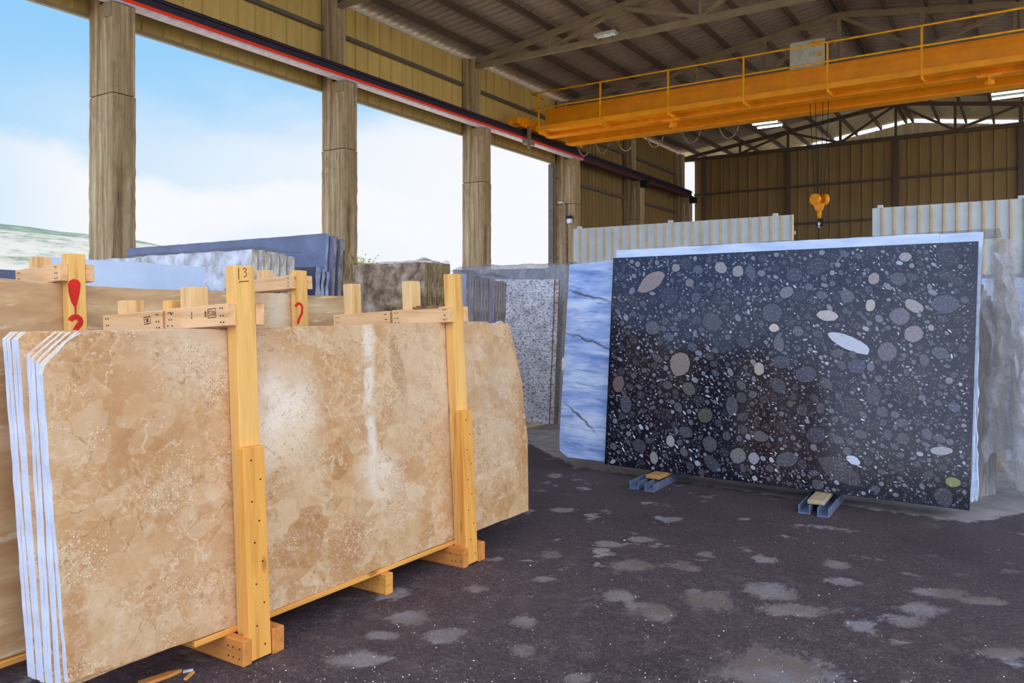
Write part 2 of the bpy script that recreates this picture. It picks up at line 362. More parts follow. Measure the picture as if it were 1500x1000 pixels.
M['granite_brown'] = simple_stone('brown_blotched_granite', [(.28, (46, 36, 34)), (.42, (124, 94, 70)), (.56, (178, 148, 118)), (.72, (206, 192, 180))], 5, spots=(7, .58, .66, (48, 42, 48), .8, (1.6, .8, 1)))
M['marble_pale'] = simple_stone('pale_blue_marble', [(.3, (176, 190, 214)), (.7, (200, 212, 234))], 1.5, spots=(5, .62, .72, (200, 196, 190), .5, (3, .4, 1)), rough=.5)
M['marble_rough'] = simple_stone('rough_white_marble', [(.3, (122, 116, 112)), (.46, (186, 182, 180)), (.7, (232, 232, 238))], 6, rough=.7)
M['grey_slab'] = simple_stone('plain_grey_stone', [(.3, (128, 124, 134)), (.7, (160, 156, 170))], 2, rough=.35)
M['white_slab'] = simple_stone('white_blue_marble', [(.3, (170, 186, 212)), (.5, (200, 212, 230)), (.7, (222, 230, 240))], 3, aniso=(.7, 4, 1), rot=.1, rough=.4)
M['dust_slab'] = simple_stone('dusty_grey_stone', [(.3, (160, 150, 140)), (.7, (196, 186, 176))], 4)
M['dark_slab'] = simple_stone('dark_slate_stone', [(.3, (60, 62, 78)), (.7, (96, 98, 120))], 3)

def plastic(name, al, c):
    t = NT(name); p = t.co(); f = t.noise(t.warp(p, 5, .2), 7, 6, .65, 1.2)
    fz = t.noise(t.map(t.warp(p, 3, .2), sc=(9, 9, 1.2)), 1, 5, .6)
    return t.out(t.ramp(f, [(.3, tuple(v * .85 for v in c)), (.7, c)]), .22, .6, 0, t.math('ADD', f, fz), .8, .03, alpha=t.step(t.math('ADD', f, t.math('MULTIPLY', fz, .6)), .5, 1.0, al * .65, min(1, al * 1.35)))
M['plastic'] = plastic('clear_wrapping', .42, (196, 190, 188)); M['plastic_dense'] = plastic('grey_wrapping', .8, (150, 148, 160))

def ground():
    t = NT('asphalt_yard'); p = t.co(); x, y, z = t.sep(p); p2 = t.comb(x, y, 0)
    f = t.noise(p2, 45, 6, .75); g = t.noise(p2, 1.1, 4)
    col = t.ramp(f, [(.3, (48, 39, 44)), (.5, (72, 60, 66)), (.72, (110, 97, 99))])
    col = t.mix(t.step(g, .45, .7, 0, .5), col, (52, 42, 50))
    col = t.mix(t.math('MULTIPLY', t.step(t.noise(p2, 7, 7, .75), .46, .68, 0, .55), t.step(y, 6.5, 3.2, .1, 1)), col, (112, 100, 98))
    w = t.warp(t.warp(p2, 5, .16, 4), 30, .05, 3)
    n1 = t.noise(w, 3.6, 5, .55); n2 = t.noise(p2, .45, 2)
    m = t.math('MULTIPLY', t.step(n1, .60, .67), t.step(n2, .42, .55, .15, 1))
    stain = t.ramp(t.noise(p2, 2.2, 3), [(.4, (124, 110, 102)), (.6, (150, 146, 152))])
    stain = t.mix(t.step(f, .4, .7, 0, .35), stain, (96, 86, 86))
    at = t.n('ShaderNodeAttribute', attribute_name='stain').outputs['Fac']
    jag = t.math('MULTIPLY', t.math('SUBTRACT', t.noise(t.map(p2, rot=(0, 0, -YAW), sc=(1, .6, 1)), 10, 8, .8), .5), 3.0)
    allm = t.math('MAXIMUM', m, t.step(t.math('ADD', at, jag), .34, .80, 0, .8))
    allm = t.math('MULTIPLY', allm, t.step(t.noise(p2, 60, 4, .8), .3, .55, .55, 1))
    col = t.mix(allm, col, stain)
    for sc, th, pr in ((26, .11, .10), (60, .18, .22), (110, .25, .20)):
        v = t.vor(p2, sc, dims='2D', out=None); r, gg, b = t.sep(v['Color'])
        mm = t.math('MULTIPLY', t.math('LESS_THAN', v['Distance'], t.math('MULTIPLY', b, th)), t.math('LESS_THAN', gg, pr))
        mm = t.math('MULTIPLY', mm, t.step(y, 7.2, 3.0, .25, 1))
        col = t.mix(t.math('MULTIPLY', mm, .85), col, t.ramp(r, [(0, (104, 90, 76)), (.5, (142, 132, 126)), (1, (212, 206, 202))]))
    # the hall's pale concrete floor behind the torn asphalt edge
    yb = t.math('ADD', t.math('MULTIPLY_ADD', x, -.095, 6.97), t.math('MULTIPLY', t.math('MAXIMUM', t.math('SUBTRACT', -4.0, x), 0), .75))
    yb = t.math('ADD', yb, t.math('MULTIPLY', t.math('MAXIMUM', t.math('ADD', x, .40), 0), 1.7))
    nz = t.math('MULTIPLY', t.math('SUBTRACT', t.noise(p2, 9, 6, .7), .5), .42)
    cm = t.step(t.math('ADD', t.math('SUBTRACT', y, yb), nz), -.02, .05)
    cc = t.ramp(t.noise(p2, 5, 5), [(.3, (128, 124, 126)), (.7, (164, 160, 164))])
    col = t.mix(cm, col, cc)
    far = t.step(t.vm('LENGTH', p2), 44, 60); far = t.math('MAXIMUM', far, t.step(x, -15.2, -16.2)); far = t.math('MAXIMUM', far, t.math('MAXIMUM', t.step(x, 6, 8), t.step(y, 39, 40)))
    col = t.mix(far, col, t.ramp(t.noise(p2, .3, 5), [(.3, (176, 166, 146)), (.7, (206, 198, 180))]))
    col = t.mix(1.0, col, (255, 244, 234), 'MULTIPLY')
    return t.out(col, t.math('MULTIPLY_ADD', f, .3, .55), .3, 0, t.math('ADD', f, t.math('MULTIPLY', allm, .3)), .5, .012)
M['ground'] = ground()

def hillmat():
    t = NT('scrub_hillside'); p = t.co()
    f = t.noise(t.map(p, sc=(1, 1, 2.5)), .022, 8, .72); g = t.noise(t.map(p, sc=(1, 1, 2)), .16, 6, .8)
    x, y, z = t.sep(p)
    k = t.math('ADD', t.math('MULTIPLY', f, .55), t.math('MULTIPLY', g, .45))
    k = t.math('ADD', k, t.step(z, 28, 48, .03, -.10))
    k = t.math('ADD', k, t.step(z, 16, 4, 0, -.12))
    return t.out(t.ramp(k, [(.38, (66, 84, 70)), (.46, (86, 102, 84)), (.50, (124, 122, 112)), (.56, (142, 138, 128))]), .95, .1)
M['hill'] = hillmat()
M['leaf'] = flat('olive_leaves', (148, 150, 96), .8, .2, 0, .35, 3); M['bark'] = flat('bark', (90, 72, 54), .9)
M['chip'] = flat('stone_chip', (206, 200, 194), .8, .2, 0, .2, 30)

# ------------------------------------------------------------------ world: hazy sky with a cloud bank
t = NT('hazy_sky', True); d = t.co('Generated'); x, y, z = t.sep(d)
n = t.noise(t.map(d, (.35, 0, .2), sc=(1, 1, 2.2)), 3.2, 7, .55); n2 = t.noise(d, 1.2, 2)
zz = t.math('ADD', z, t.math('MULTIPLY', t.math('SUBTRACT', n, .5), .22))
sky = t.ramp(z, [(0, (226, 240, 250)), (.08, (200, 229, 250)), (.2, (172, 218, 252)), (.33, (146, 206, 252)), (.6, (120, 180, 245))])
bank = t.math('MULTIPLY', t.step(zz, .195, .14), t.step(zz, .02, .09, .35, 1))
right = t.step(y, .25, .85); bank = t.math('MAXIMUM', bank, t.math('MULTIPLY', right, t.step(zz, .30, .20)))
left = t.step(x, -.93, -.86, .25, 1); bank = t.math('MULTIPLY', bank, left)
col = t.mix(bank, sky, (248, 250, 255))
lobe = t.vm('DOT_PRODUCT', t.vm('NORMALIZE', d), Vector((.62, -.55, .56)).normalized())
k = t.step(lobe, -.35, .95)
glow = t.mix(k, (200, 222, 255), (255, 246, 232))
strength = t.math('MULTIPLY_ADD', k, 2.4, 1.0)
col = t.mix(t.math('MULTIPLY', k, .55), col, (250, 248, 246))
low = t.math('MULTIPLY', t.step(y, -.25, -.75), t.math('MULTIPLY', t.step(z, .46, .2), t.step(z, -.02, .02)))
col = t.mix(t.math('MULTIPLY', low, .75), col, t.mix(t.step(n, .40, .62), (96, 146, 236), (206, 218, 250)))
bg = t.n('ShaderNodeBackground'); t.put(bg.inputs[0], col); t.put(bg.inputs[1], strength); wo = t.n('ShaderNodeOutputWorld')
t.t.links.new(bg.outputs[0], wo.inputs[0]); S.world = t.m

sd = bpy.data.lights.new('sun', 'SUN'); sd.energy = 7.0; sd.angle = R(6); sd.color = (1, .95, .86)
so = bpy.data.objects.new('sun', sd); C.objects.link(so); so.location = (-30, 20, 60)
so.rotation_euler = Vector((.50, -.12, -.86)).to_track_quat('-Z', 'Y').to_euler()
# ------------------------------------------------------------------ ground, hill
patches = [(1140, 985, 92, 42), (1110, 975, 60, 20), (1130, 865, 40, 14), (1160, 893, 60, 10), (1235, 852, 30, 7), (1262, 917, 22, 12), (1350, 892, 40, 10), (1325, 908, 32, 10), (1375, 868, 44, 8),
               (955, 895, 34, 15), (1035, 878, 42, 17), (905, 872, 28, 10), (930, 828, 38, 9), (940, 790, 24, 5), (890, 797, 26, 5), (808, 812, 16, 6), (766, 911, 18, 10), (765, 952, 22, 10), (850, 993, 26, 10),
               (1015, 832, 14, 5), (1036, 812, 14, 5), (1120, 819, 18, 7), (1230, 827, 24, 7), (796, 848, 18, 5), (600, 905, 34, 12), (575, 870, 24, 10), (700, 862, 20, 6), (650, 930, 36, 12), (520, 965, 50, 12), (560, 930, 24, 8), (985, 760, 16, 4), (823, 746, 22, 4), (812, 696, 12, 4), (1090, 760, 10, 2), (910, 972, 12, 5), (1440, 880, 36, 7), (1460, 955, 46, 10)]
def lines(a, b, st): 
    n = round((b - a) / st); return [-900, -300, -100, -30] + [a + (b - a) * k / n for k in range(n + 1)] + [30, 100, 300, 900]
LX, LY = lines(-5.2, .8, .05), lines(1.4, 8.4, .05)
g = G(); g.grid(len(LX) - 1, len(LY) - 1, lambda i, j: Vector((LX[round(i * (len(LX) - 1))], LY[round(j * (len(LY) - 1))], 0)), False)
fl = struct('floor', g, M['ground']); at = fl.data.attributes.new('stain', 'FLOAT', 'POINT')
pq = []
for (px, py, rx, ry) in patches:
    q = onfloor(px, py); d = (q - EYEP).dot(FW); pq.append((q, rx * d / F, ry * d * d / (F * EYE)))
for i, vtx in enumerate(fl.data.vertices):
    best = -1.0
    if -6 < vtx.co.x < 2 and 1 < vtx.co.y < 9:
        for q, du, dv in pq:
            e = vtx.co - q; a = e.dot(RT) / du; b = e.dot(FW) / dv
            best = max(best, min(1, 1.45 - math.hypot(a, b)))
    at.data[i].value = best
def hz(az, dist):                                # ridge height by bearing, metres
    pts = [(38, 6), (45, 16), (50, 24), (54, 33), (56, 37.5), (58, 41), (61, 44), (66, 47.5), (75, 52), (90, 50), (110, 30), (125, 8)]
    h = pts[0][1]
    for (a, b), (c, d2) in zip(pts, pts[1:]):
        if a <= az <= c: h = b + (d2 - b) * (az - a) / (c - a)
        elif az > c: h = d2
    s = min(1, max(0, (dist - 160) / 340)); s = s * s * (3 - 2 * s)
    if dist > 520: s *= max(0, 1 - (dist - 520) / 260)
    return h * s
def hillpt(i, j):
    az = 36 + 92 * i; dist = 150 + 640 * j; a = R(az)
    q = Vector((-math.sin(a) * dist, math.cos(a) * dist, 0))
    q.z = hz(az, dist) * (1 + .06 * mnoise.noise(q * .02)) + 2.0 * max(0, j) * mnoise.noise(q * .05) * min(1, j * 3) - .4
    return q
g = G(); g.grid(150, 50, hillpt); o = struct('hillside', g, M['hill']); o['kind'] = 'structure'

# olive-green treetop beyond the openings
tb = empty('tree', (-42.0, 45.0, 0), 'olive green treetop seen just above the brown granite stack', 'tree')
q = atY(530, 383, 45.0); tb.location = (q.x, 45.0, 0)
g = G(); g.tube([(q.x, 45, 0), (q.x + .1, 45, q.z - 1.2), (q.x, 45, q.z - .4)], [.22, .16, .08]); obj('trunk', g, M['bark'], tb)
g = G()
for k in range(900):
    a = Vector((random.gauss(0, .75), random.gauss(0, .75), random.gauss(0, .42))); c = Vector((q.x, 45, q.z - .55)) + a
    s = random.uniform(.07, .16); e1 = Vector((random.uniform(-1, 1), random.uniform(-1, 1), random.uniform(-1, 1))).normalized(); e2 = e1.cross(Vector((0.3, .5, 1))).normalized()
    v = [g.bm.verts.new(c + u * s) for u in (e1, e2 * .5, -e1, -e2 * .5)]; g.bm.faces.new(v)
obj('foliage', g, M['leaf'], tb, fix=False)

# ------------------------------------------------------------------ the hall
RX, EX, YB = -4.93, -14.82, 38.5
def zr(x): return 11.08 - .145 * abs(x - RX)
YK = [8.22 + 5.85 * k for k in range(6)]           # columns along the left side
g = G(); L = RX - (EX - .25); sl = math.hypot(L, .145 * L); dv = Vector((L, 0, .145 * L)).normalized()
nv = Vector((-.145, 0, 1)).normalized()
dr = Vector((L, 0, -.145 * L)).normalized(); nr = Vector((.145, 0, 1)).normalized()
def roof(y0, y1, m, name):
    g = G(); g.corr((EX - .25, y0, zr(EX - .25) + .05), (0, 1, 0), y1 - y0, dv, sl, -nv, .30, .075, .05)
    g.corr((RX, y0, zr(RX) + .05), (0, 1, 0), y1 - y0, dr, sl, -nr, .30, .075, .05); return struct(name, g, m, fix=False)
g.bm.free(); roof(.6, 38.4, M['roof'], 'ceiling'); roof(38.4, 43.2, M['clad_far'], 'ceiling_back')  # back bay roof paler: its brighter light is put into the sheet colour
# left wall: high band of cladding above the open bays, full height in the two back bays
g = G(); g.corr((EX, .6, 7.2), (0, 1, 0), YK[3] - .6, (0, 0, 1), zr(EX) - 7.2 - .06, (1, 0, 0), .46, .05, .04)
struct('wall_left', g, M['clad'], fix=False)
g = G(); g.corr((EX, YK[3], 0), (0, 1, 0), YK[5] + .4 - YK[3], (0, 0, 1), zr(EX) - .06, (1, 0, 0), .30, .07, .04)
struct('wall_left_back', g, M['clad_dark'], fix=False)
g = G(); g.box((EX - .04, .6, 7.12), (EX + .06, YK[3], 7.2)); struct('trim_1', g, M['truss'])
g = G(); g.box((EX + .045, .6, 8.62), (EX + .13, YK[3], 8.72)); struct('trim_2', g, M['girt'])
g = G(); g.box((EX + .045, YK[3], 8.45), (EX + .13, YK[5], 8.57)); g.box((EX + .045, YK[3], 6.55), (EX + .13, YK[5], 6.67)); g.box((EX + .045, YK[3], 3.6), (EX + .13, YK[5], 3.75)); struct('trim_3', g, M['girt'])
g = G(); g.box((EX - .05, .6, zr(EX) - .16), (EX + .07, 33, zr(EX) - .08)); struct('trim_4', g, M['flash'])
g = G(); g.box((EX - .1, YK[3] - .34, 0), (EX + .1, YK[3] - .18, 7.1)); struct('trim_5', g, M['girt'])
# back wall with its posts and rails, then the far gable wall of the next bay
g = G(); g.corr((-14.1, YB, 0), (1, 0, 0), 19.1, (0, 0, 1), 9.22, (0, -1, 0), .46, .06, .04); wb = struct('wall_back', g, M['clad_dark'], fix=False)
for x in (-13.62, -9.53, -4.93, -.33, 4.3):
    g = G(); g.box((x - .1, YB - .16, 0), (x + .1, YB - .045, 9.3)); obj('wall_post', g, M['purlin'], wb)
for z in (7.45, 5.72):
    g = G(); g.box((-14.1, YB - .10, z), (5, YB - .045, z + .10)); obj('wall_rail', g, M['purlin'], wb)
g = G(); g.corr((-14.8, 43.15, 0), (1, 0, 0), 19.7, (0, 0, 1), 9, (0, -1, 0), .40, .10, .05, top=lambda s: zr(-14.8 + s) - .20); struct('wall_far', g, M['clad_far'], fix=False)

# columns
def column(k):
    y = YK[k]; root = empty('concrete_column', (-14.4, y + .22, 0),
        ['tall board-marked concrete column nearest the camera, leftmost against the sky', 'second concrete column from the left, between two sky openings', 'third concrete column from the left, last one standing between sky openings',
         'concrete column carrying a conduit and small white box', 'dim concrete column between the two dark clad bays', 'last concrete column in the far dark corner beside the bright slot'][k], 'column', 'concrete columns along the left side', 'thing')
    def shaft(x0, x1, z0, z1, j, nz):
        g = G(); rings = []; rnd = random.Random(k * 10 + int(z0))
        base = [(x0, y), (x0, y + .45), (x1, y + .45), (x1, y), ]
        for i in range(nz + 1):
            z = z0 + (z1 - z0) * i / nz
            pts = []
            for a in range(4):
                p0, p1 = base[a], base[(a + 1) % 4]
                for s in (0, .28, .31, .66, .69):
                    dd = .008 if s in (.31, .66) else 0
                    pts.append(Vector((p0[0] + (p1[0] - p0[0]) * s + rnd.uniform(-j, j) + dd * (1 if a == 0 else 0), p0[1] + (p1[1] - p0[1]) * s + rnd.uniform(-j, j) - dd * (1 if a == 3 else 0), z)))
            rings.append([g.bm.verts.new(q) for q in pts])
        n = 20
        for a, b in zip(rings, rings[1:]):
            for q in range(n): g.bm.faces.new((a[q], a[(q + 1) % n], b[(q + 1) % n], b[q]))
        g.bm.faces.new(rings[0][::-1]); g.bm.faces.new(rings[-1]); return g
    obj('lower_shaft', shaft(-14.0, -14.77, 0, 5.62, .009, 40), M['conc'], root)
    obj('upper_lift', shaft(-14.01, -14.765, 5.64, 7.28, .004, 10), M['conc'], root)
    obj('head', shaft(-14.40, -14.76, 7.28, zr(EX) - .2, .003, 10), M['conc'], root)
    g = G(); g.box((-14.28, y - .03, 7.02), (-14.02, y + .0, 7.28)); obj('bearing_plate', g, M['truss'], root)
    return root
cols = [column(k) for k in range(6)]
# conduit and box on the fourth column
root = empty('conduit_pipe', (-13.97, YK[3] + .2, 0), 'grey conduit pipe bent down the fourth concrete column', 'pipe')
yy = YK[3] - .075; g = G(); a = atY(818, 298, yy); b = atY(828, 299, yy)
g.tube([(a.x, yy, a.z), (b.x - .08, yy, a.z), (b.x, yy, a.z - .1), (b.x, yy, .05)], .055); obj('pipe', g, M['pipe'], root)
for z in (2.2, 4.2):
    g = G(); g.box((b.x - .08, yy - .03, z), (b.x + .08, yy + .05, z + .05)); obj('pipe_clip', g, M['pipe'], root)
q = atY(835, 323, yy); root = empty('wall_box', (q.x, yy, q.z), 'small white box with dark top fixed on the fourth concrete column', 'box')
g = G(); g.box((q.x - .09, yy - .10, q.z - .10), (q.x + .09, yy + .03, q.z + .06)); obj('case', g, M['white'], root, bevel=.01)
g = G(); g.box((q.x - .09, yy - .08, q.z + .07), (q.x + .07, yy + .03, q.z + .18)); obj('lid', g, M['dark'], root)

# trusses
XN = [-14.55, -11.75, -9.5, -7.2, RX, -2.66, -.36, 1.89, 4.69]
def truss(y, name_label, group, mat, skip_ends=False):
    root = empty('roof_truss', (RX, y, 9.2), name_label, 'roof truss', group)
    zb = 9.25; zt = lambda x: zr(x) - .34
    g = G(); g.bar((XN[0], y, zb), (XN[-1], y, zb), .12, .16); obj('bottom_chord', g, mat, root)
    for a, b in ((XN[0], RX), (RX, XN[-1])):
        g = G(); g.bar((a, y, zt(a)), (b, y, zt(b)), .12, .16); obj('top_chord', g, mat, root)
    for x in XN[1:-1]:
        g = G(); g.bar((x, y, zb + .06), (x, y, zt(x) - .04), .10, .10, (0, 1, 0)); obj('strut', g, mat, root)
    for i, (a, b) in enumerate(zip(XN[1:-1], XN[2:-1])):
        up = i % 2 == 0
        p0 = (a, y, zb + .05 if up else zt(a) - .05); p1 = (b, y, zt(b) - .05 if up else zb + .05)
        g = G(); g.bar(p0, p1, .09, .10, (0, 0, 1)); obj('diagonal', g, mat, root)
    return root
LT = ['roof truss nearest the camera, cut off by the picture top', 'lit khaki roof truss with the ceiling light hanging beneath', 'brown roof truss standing just above the yellow crane', 'roof truss dim behind the yellow crane', 'far roof truss glimpsed under the crane girders', 'dark roof truss standing on top of the back wall']
for k in range(1, 6):
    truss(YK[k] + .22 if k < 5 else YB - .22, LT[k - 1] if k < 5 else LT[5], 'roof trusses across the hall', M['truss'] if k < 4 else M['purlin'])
# purlins
XP = [RX - .15 - 1.12 * i for i in range(9)] + [RX + .15 + 1.12 * i for i in range(5)]
for i, x in enumerate(XP):
    left = i < 9; n = (8 - i) if left else (i - 9)
    g = G(); z = zr(x) - .02; g.box((x - .04, .7, z - .20), (x + .04, 43.1, z - .01))
    o = obj('roof_purlin', g, M['purlin'], origin=(x, 20, z - .1))
    tag(o, (f'{ORD[n]} dark purlin up from the left eaves under the ribbed roof' if left else f'{ORD[n]} dark purlin right of the ridge under the ribbed roof'), 'purlin', 'roof purlins along the hall')
# lights under the roof
def lamp(px, py, y, wx, wz, label, two, on=True, hang=None):
    q = atY(px, py, y); root = empty('ceiling_light', q, label, 'ceiling light', 'ceiling lights')
    g = G(); hd = .42 if two else .14; g.box((q.x - wx / 2, y - hd, q.z), (q.x + wx / 2, y + hd, q.z + .07)); obj('housing', g, M['boxgrey'], root)
    for s in ((-.36, .36) if two else (0,)):
        g = G(); g.tube([(q.x - wx / 2 + .03, y + s, q.z - .02), (q.x + wx / 2 - .03, y + s, q.z - .02)], .035 if two else .03); obj('tube', g, M['lamp'] if on else M['white'], root)
    top = zr(q.x) - .1 if hang is None else hang
    for s in (-.3, .3):
        g = G(); g.tube([(q.x + s * wx, y, q.z + .06), (q.x + s * wx, y, top)], .012, 6); obj('hanger', g, M['dark'], root)
    if not on:
        g = G(); g.box((q.x - wx / 2 + .03, y - .1, q.z - .012), (q.x + wx / 2 - .03, y + .1, q.z)); obj('diffuser', g, M['white'], root)
    return root
lamp(888, 52, YK[2] + .05, .62, .1, 'unlit flat ceiling light under the khaki roof truss', False, False, 9.2)
lamp(1124, 182, 33.0, 1.05, .1, 'glowing twin tube ceiling light under the crane middle', True)
lamp(1476, 138, 33.0, 1.0, .1, 'glowing twin tube ceiling light at the right picture edge', True)

# ------------------------------------------------------------------ crane runway and crane
rw = empty('crane_runway', (-14.15, 18, 7.3), 'dark runway beam with a red conductor strip along the left columns', 'crane runway', kind='thing')
Y0, Y1 = .6, 37.9
g = G(); g.box((-14.17, Y0, 7.37), (-14.03, Y1, 7.56)); g.box((-14.26, Y0, 7.56), (-13.98, Y1, 7.60)); obj('web', g, M['runway'], rw)
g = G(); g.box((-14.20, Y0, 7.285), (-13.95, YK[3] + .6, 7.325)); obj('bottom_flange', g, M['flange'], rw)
g = G(); g.box((-14.20, YK[3] + .6, 7.285), (-13.95, Y1, 7.325)); obj('bottom_flange', g, M['runway_shade'], rw)  # same flange in the back bays, shade painted in as a dark tone
g = G(); g.box((-14.10, Y0, 7.60), (-14.04, Y1, 7.65)); obj('rail', g, M['dark'], rw)
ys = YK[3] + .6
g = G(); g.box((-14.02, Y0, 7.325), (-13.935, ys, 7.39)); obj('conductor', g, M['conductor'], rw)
g = G(); g.box((-14.02, ys, 7.325), (-13.935, Y1, 7.375)); obj('conductor', g, M['runway_shade'], rw)  # the red strip continued, its shade put into the darker colour
for k in (4, 5):
    g = G(); g.box((-13.98, YK[k] - .02, 7.0), (-13.7, YK[k] + .3, 7.28)); obj('bracket', g, M['dark'], rw)

cr = empty('overhead_crane', (RX, 23.8, 7.6), 'yellow twin girder overhead crane spanning the hall under the roof', 'crane')
XR = 3.95; XL = -13.72
g = G(); g.box((XL, 23.2, 7.57), (XR, 23.46, 8.42)); g.box((XL, 23.16, 7.53), (XR, 23.5, 7.57)); g.box((XL, 23.16, 8.42), (XR, 23.5, 8.45)); obj('front_girder', g, M['crane'], cr)
g = G(); g.box((XL + .3, 24.28, 7.51), (XR, 24.6, 8.30)); g.box((XL + .2, 24.22, 7.46), (XR, 24.66, 7.51)); g.box((XL + .3, 24.22, 8.3), (XR, 24.66, 8.33)); obj('rear_girder', g, M['crane'], cr)
g = G(); g.box((XL + .05, 22.52, 7.66), (XR, 23.14, 7.69)); g.box((XL + .05, 22.48, 7.60), (XR, 22.52, 7.75)); obj('walkway', g, M['crane'], cr)
g = G(); g.box((-14.3, 22.0, 7.70), (-13.9, 26.2, 8.02)); g.box((-14.28, 21.75, 7.76), (-13.92, 22.0, 7.96)); obj('end_truck', g, M['crane'], cr)
for y in (22.5, 25.7):
    g = G(); g.tube([(-14.2, y, 7.79), (-13.95, y, 7.79)], .16, 18); obj('wheel', g, M['dark'], cr)
XH = [-13.55 + 2.25 * i for i in range(8)]
for x in XH:
    g = G(); g.box((x - .022, 22.45, 7.55), (x + .022, 22.50, 8.86)); g.prism([(x - .02, 22.48, 7.60), (x - .02, 23.14, 7.60), (x - .02, 23.14, 7.52), (x - .02, 22.48, 7.50)], (.04, 0, 0)); obj('handrail_post', g, M['crane_rail'], cr)
for z, n in ((8.84, 'top_rail'), (8.33, 'middle_rail')):
    g = G(); g.tube([(XL - .1, 23.2, z - .01), (XL - .1, 22.47, z), (XR, 22.47, z)], .026); obj(n, g, M['crane_rail'], cr)
for px in (990, 1450):
    q = atY(px, 168, 23.4); g = G(); g.prism([(q.x - .03, 22.95, 7.52), (q.x - .03, 23.5, 7.52), (q.x - .03, 23.3, 7.28), (q.x - .03, 23.1, 7.28)], (.06, 0, 0)); g.box((q.x - .26, 22.95, 7.44), (q.x + .26, 23.1, 7.52)); g.tube([(q.x - .1, 23.15, 7.36), (q.x + .1, 23.15, 7.36)], .07, 14); obj('buffer_bracket', g, M['crane'], cr)
x0, x1 = -5.72, -4.78
g = G(); g.box((x0, 23.22, 8.46), (x1, 23.5, 9.24)); eb = obj('electric_box', g, M['boxgrey'], cr, bevel=.02)
g = G(); g.box((x0 + .02, 23.205, 8.50), (x1 - .02, 23.22, 9.2)); bx = obj('box_door', g, M['boxgrey'], eb)
g = G(); g.box((x0 + .60, 23.195, 9.02), (x1 - .06, 23.205, 9.17)); g.box((x0 + .76, 23.195, 8.72), (x1 - .06, 23.205, 8.84)); obj('warning_label', g, M['yellow_label'], eb)
g = G(); g.box((x1 + .02, 23.3, 8.46), (x1 + .16, 23.6, 9.2)); obj('cable_duct', g, M['girt'], cr)
g = G(); g.box((-5.5, 23.6, 8.35), (-4.2, 24.25, 8.46)); g.tube([(-5.4, 23.88, 8.15), (-4.3, 23.88, 8.15)], .2, 16); obj('hoist', g, M['crane'], cr)
# festoon loops under the rear girder
for px0, px1 in ((847, 865), (874, 892), (906, 929), (948, 972), (1000, 1026), (1054, 1082)):
    a = atY(px0, 214, 24.75); b = atY(px1, 214, 24.75); zt = 7.46; pts = []
    for i in range(13):
        s = i / 12; dd = .36 * (1 - (2 * s - 1) ** 2) ** .75
        pts.append((a.x + (b.x - a.x) * s, 24.75, zt - dd))
    g = G(); g.tube(pts, .022, 6); g.box((pts[0][0] - .02, 24.64, zt - .02), (pts[0][0] + .02, 24.80, zt + .06)); obj('festoon_cable', g, M['pipe'], cr)
# current collector hanging at the conductor
q = atX(795, 205, -13.85); g = G(); g.box((-13.9, 22.3, 7.05), (-13.82, 22.42, 7.75)); g.box((-13.95, 22.1, 7.15), (-13.78, 22.6, 7.3)); g.tube([(-13.84, 22.4, 7.2), (-13.84, 22.4, 6.8)], .02, 6); obj('current_collector', g, M['pipe'], cr)

hk = atY(1200, 292, 23.86); hb = empty('hook_block', hk, 'yellow double pulley hook block hanging in front of the back wall', 'hook block')
for i, (dx, dy) in enumerate(((-.09, -.06), (.12, .08))):
    g = G(); g.tube([(hk.x + dx - .06, hk.y + dy, hk.z), (hk.x + dx + .06, hk.y + dy, hk.z)], .16, 22); g.tube([(hk.x + dx - .075, hk.y + dy, hk.z), (hk.x + dx + .075, hk.y + dy, hk.z)], .06, 12)
    bmesh.ops.rotate(g.bm, cent=hk + Vector((dx, dy, 0)), matrix=Matrix.Rotation(R(62 if i == 0 else 48), 3, 'Z'), verts=g.bm.verts); obj('pulley', g, M['crane'], hb)
g = G(); g.prism([(hk.x - .16, hk.y - .06, hk.z - .12), (hk.x + .16, hk.y - .06, hk.z - .12), (hk.x + .08, hk.y - .06, hk.z - .32), (hk.x - .08, hk.y - .06, hk.z - .32)], (0, .12, 0)); obj('crosshead', g, M['crane'], hb)
g = G(); g.tube([(hk.x, hk.y, hk.z - .3), (hk.x, hk.y, hk.z - .55)], [.07, .05], 12); obj('shank', g, M['crane'], hb)
pts = [(hk.x, hk.y, hk.z - .52)] + [(hk.x + .10 * math.sin(a), hk.y, hk.z - .66 + .10 * math.cos(a)) for a in [R(v) for v in range(0, 275, 25)]]
g = G(); g.tube(pts, [.04] * 6 + [.034] * (len(pts) - 8) + [.02, .012], 8); obj('hook', g, M['dark'], hb)
for dx in (-.2, -.08, .08, .2):
    g = G(); g.tube([(hk.x + dx * .6, hk.y, hk.z + .1), (hk.x + dx * 1.4, hk.y, 8.1)], .010, 5); obj('wire_rope', g, M['dark'], hb)
g = G(); g.box((hk.x - .03, hk.y - .03, hk.z - .78 - .02), (hk.x + .03, hk.y + .03, hk.z - .66)); obj('tag', g, M['white'], hb)
g = G(); g.tube([(hk.x, hk.y, hk.z - .76), (hk.x, hk.y, hk.z - 2.1)], .008, 5); obj('chain', g, M['dark'], hb)

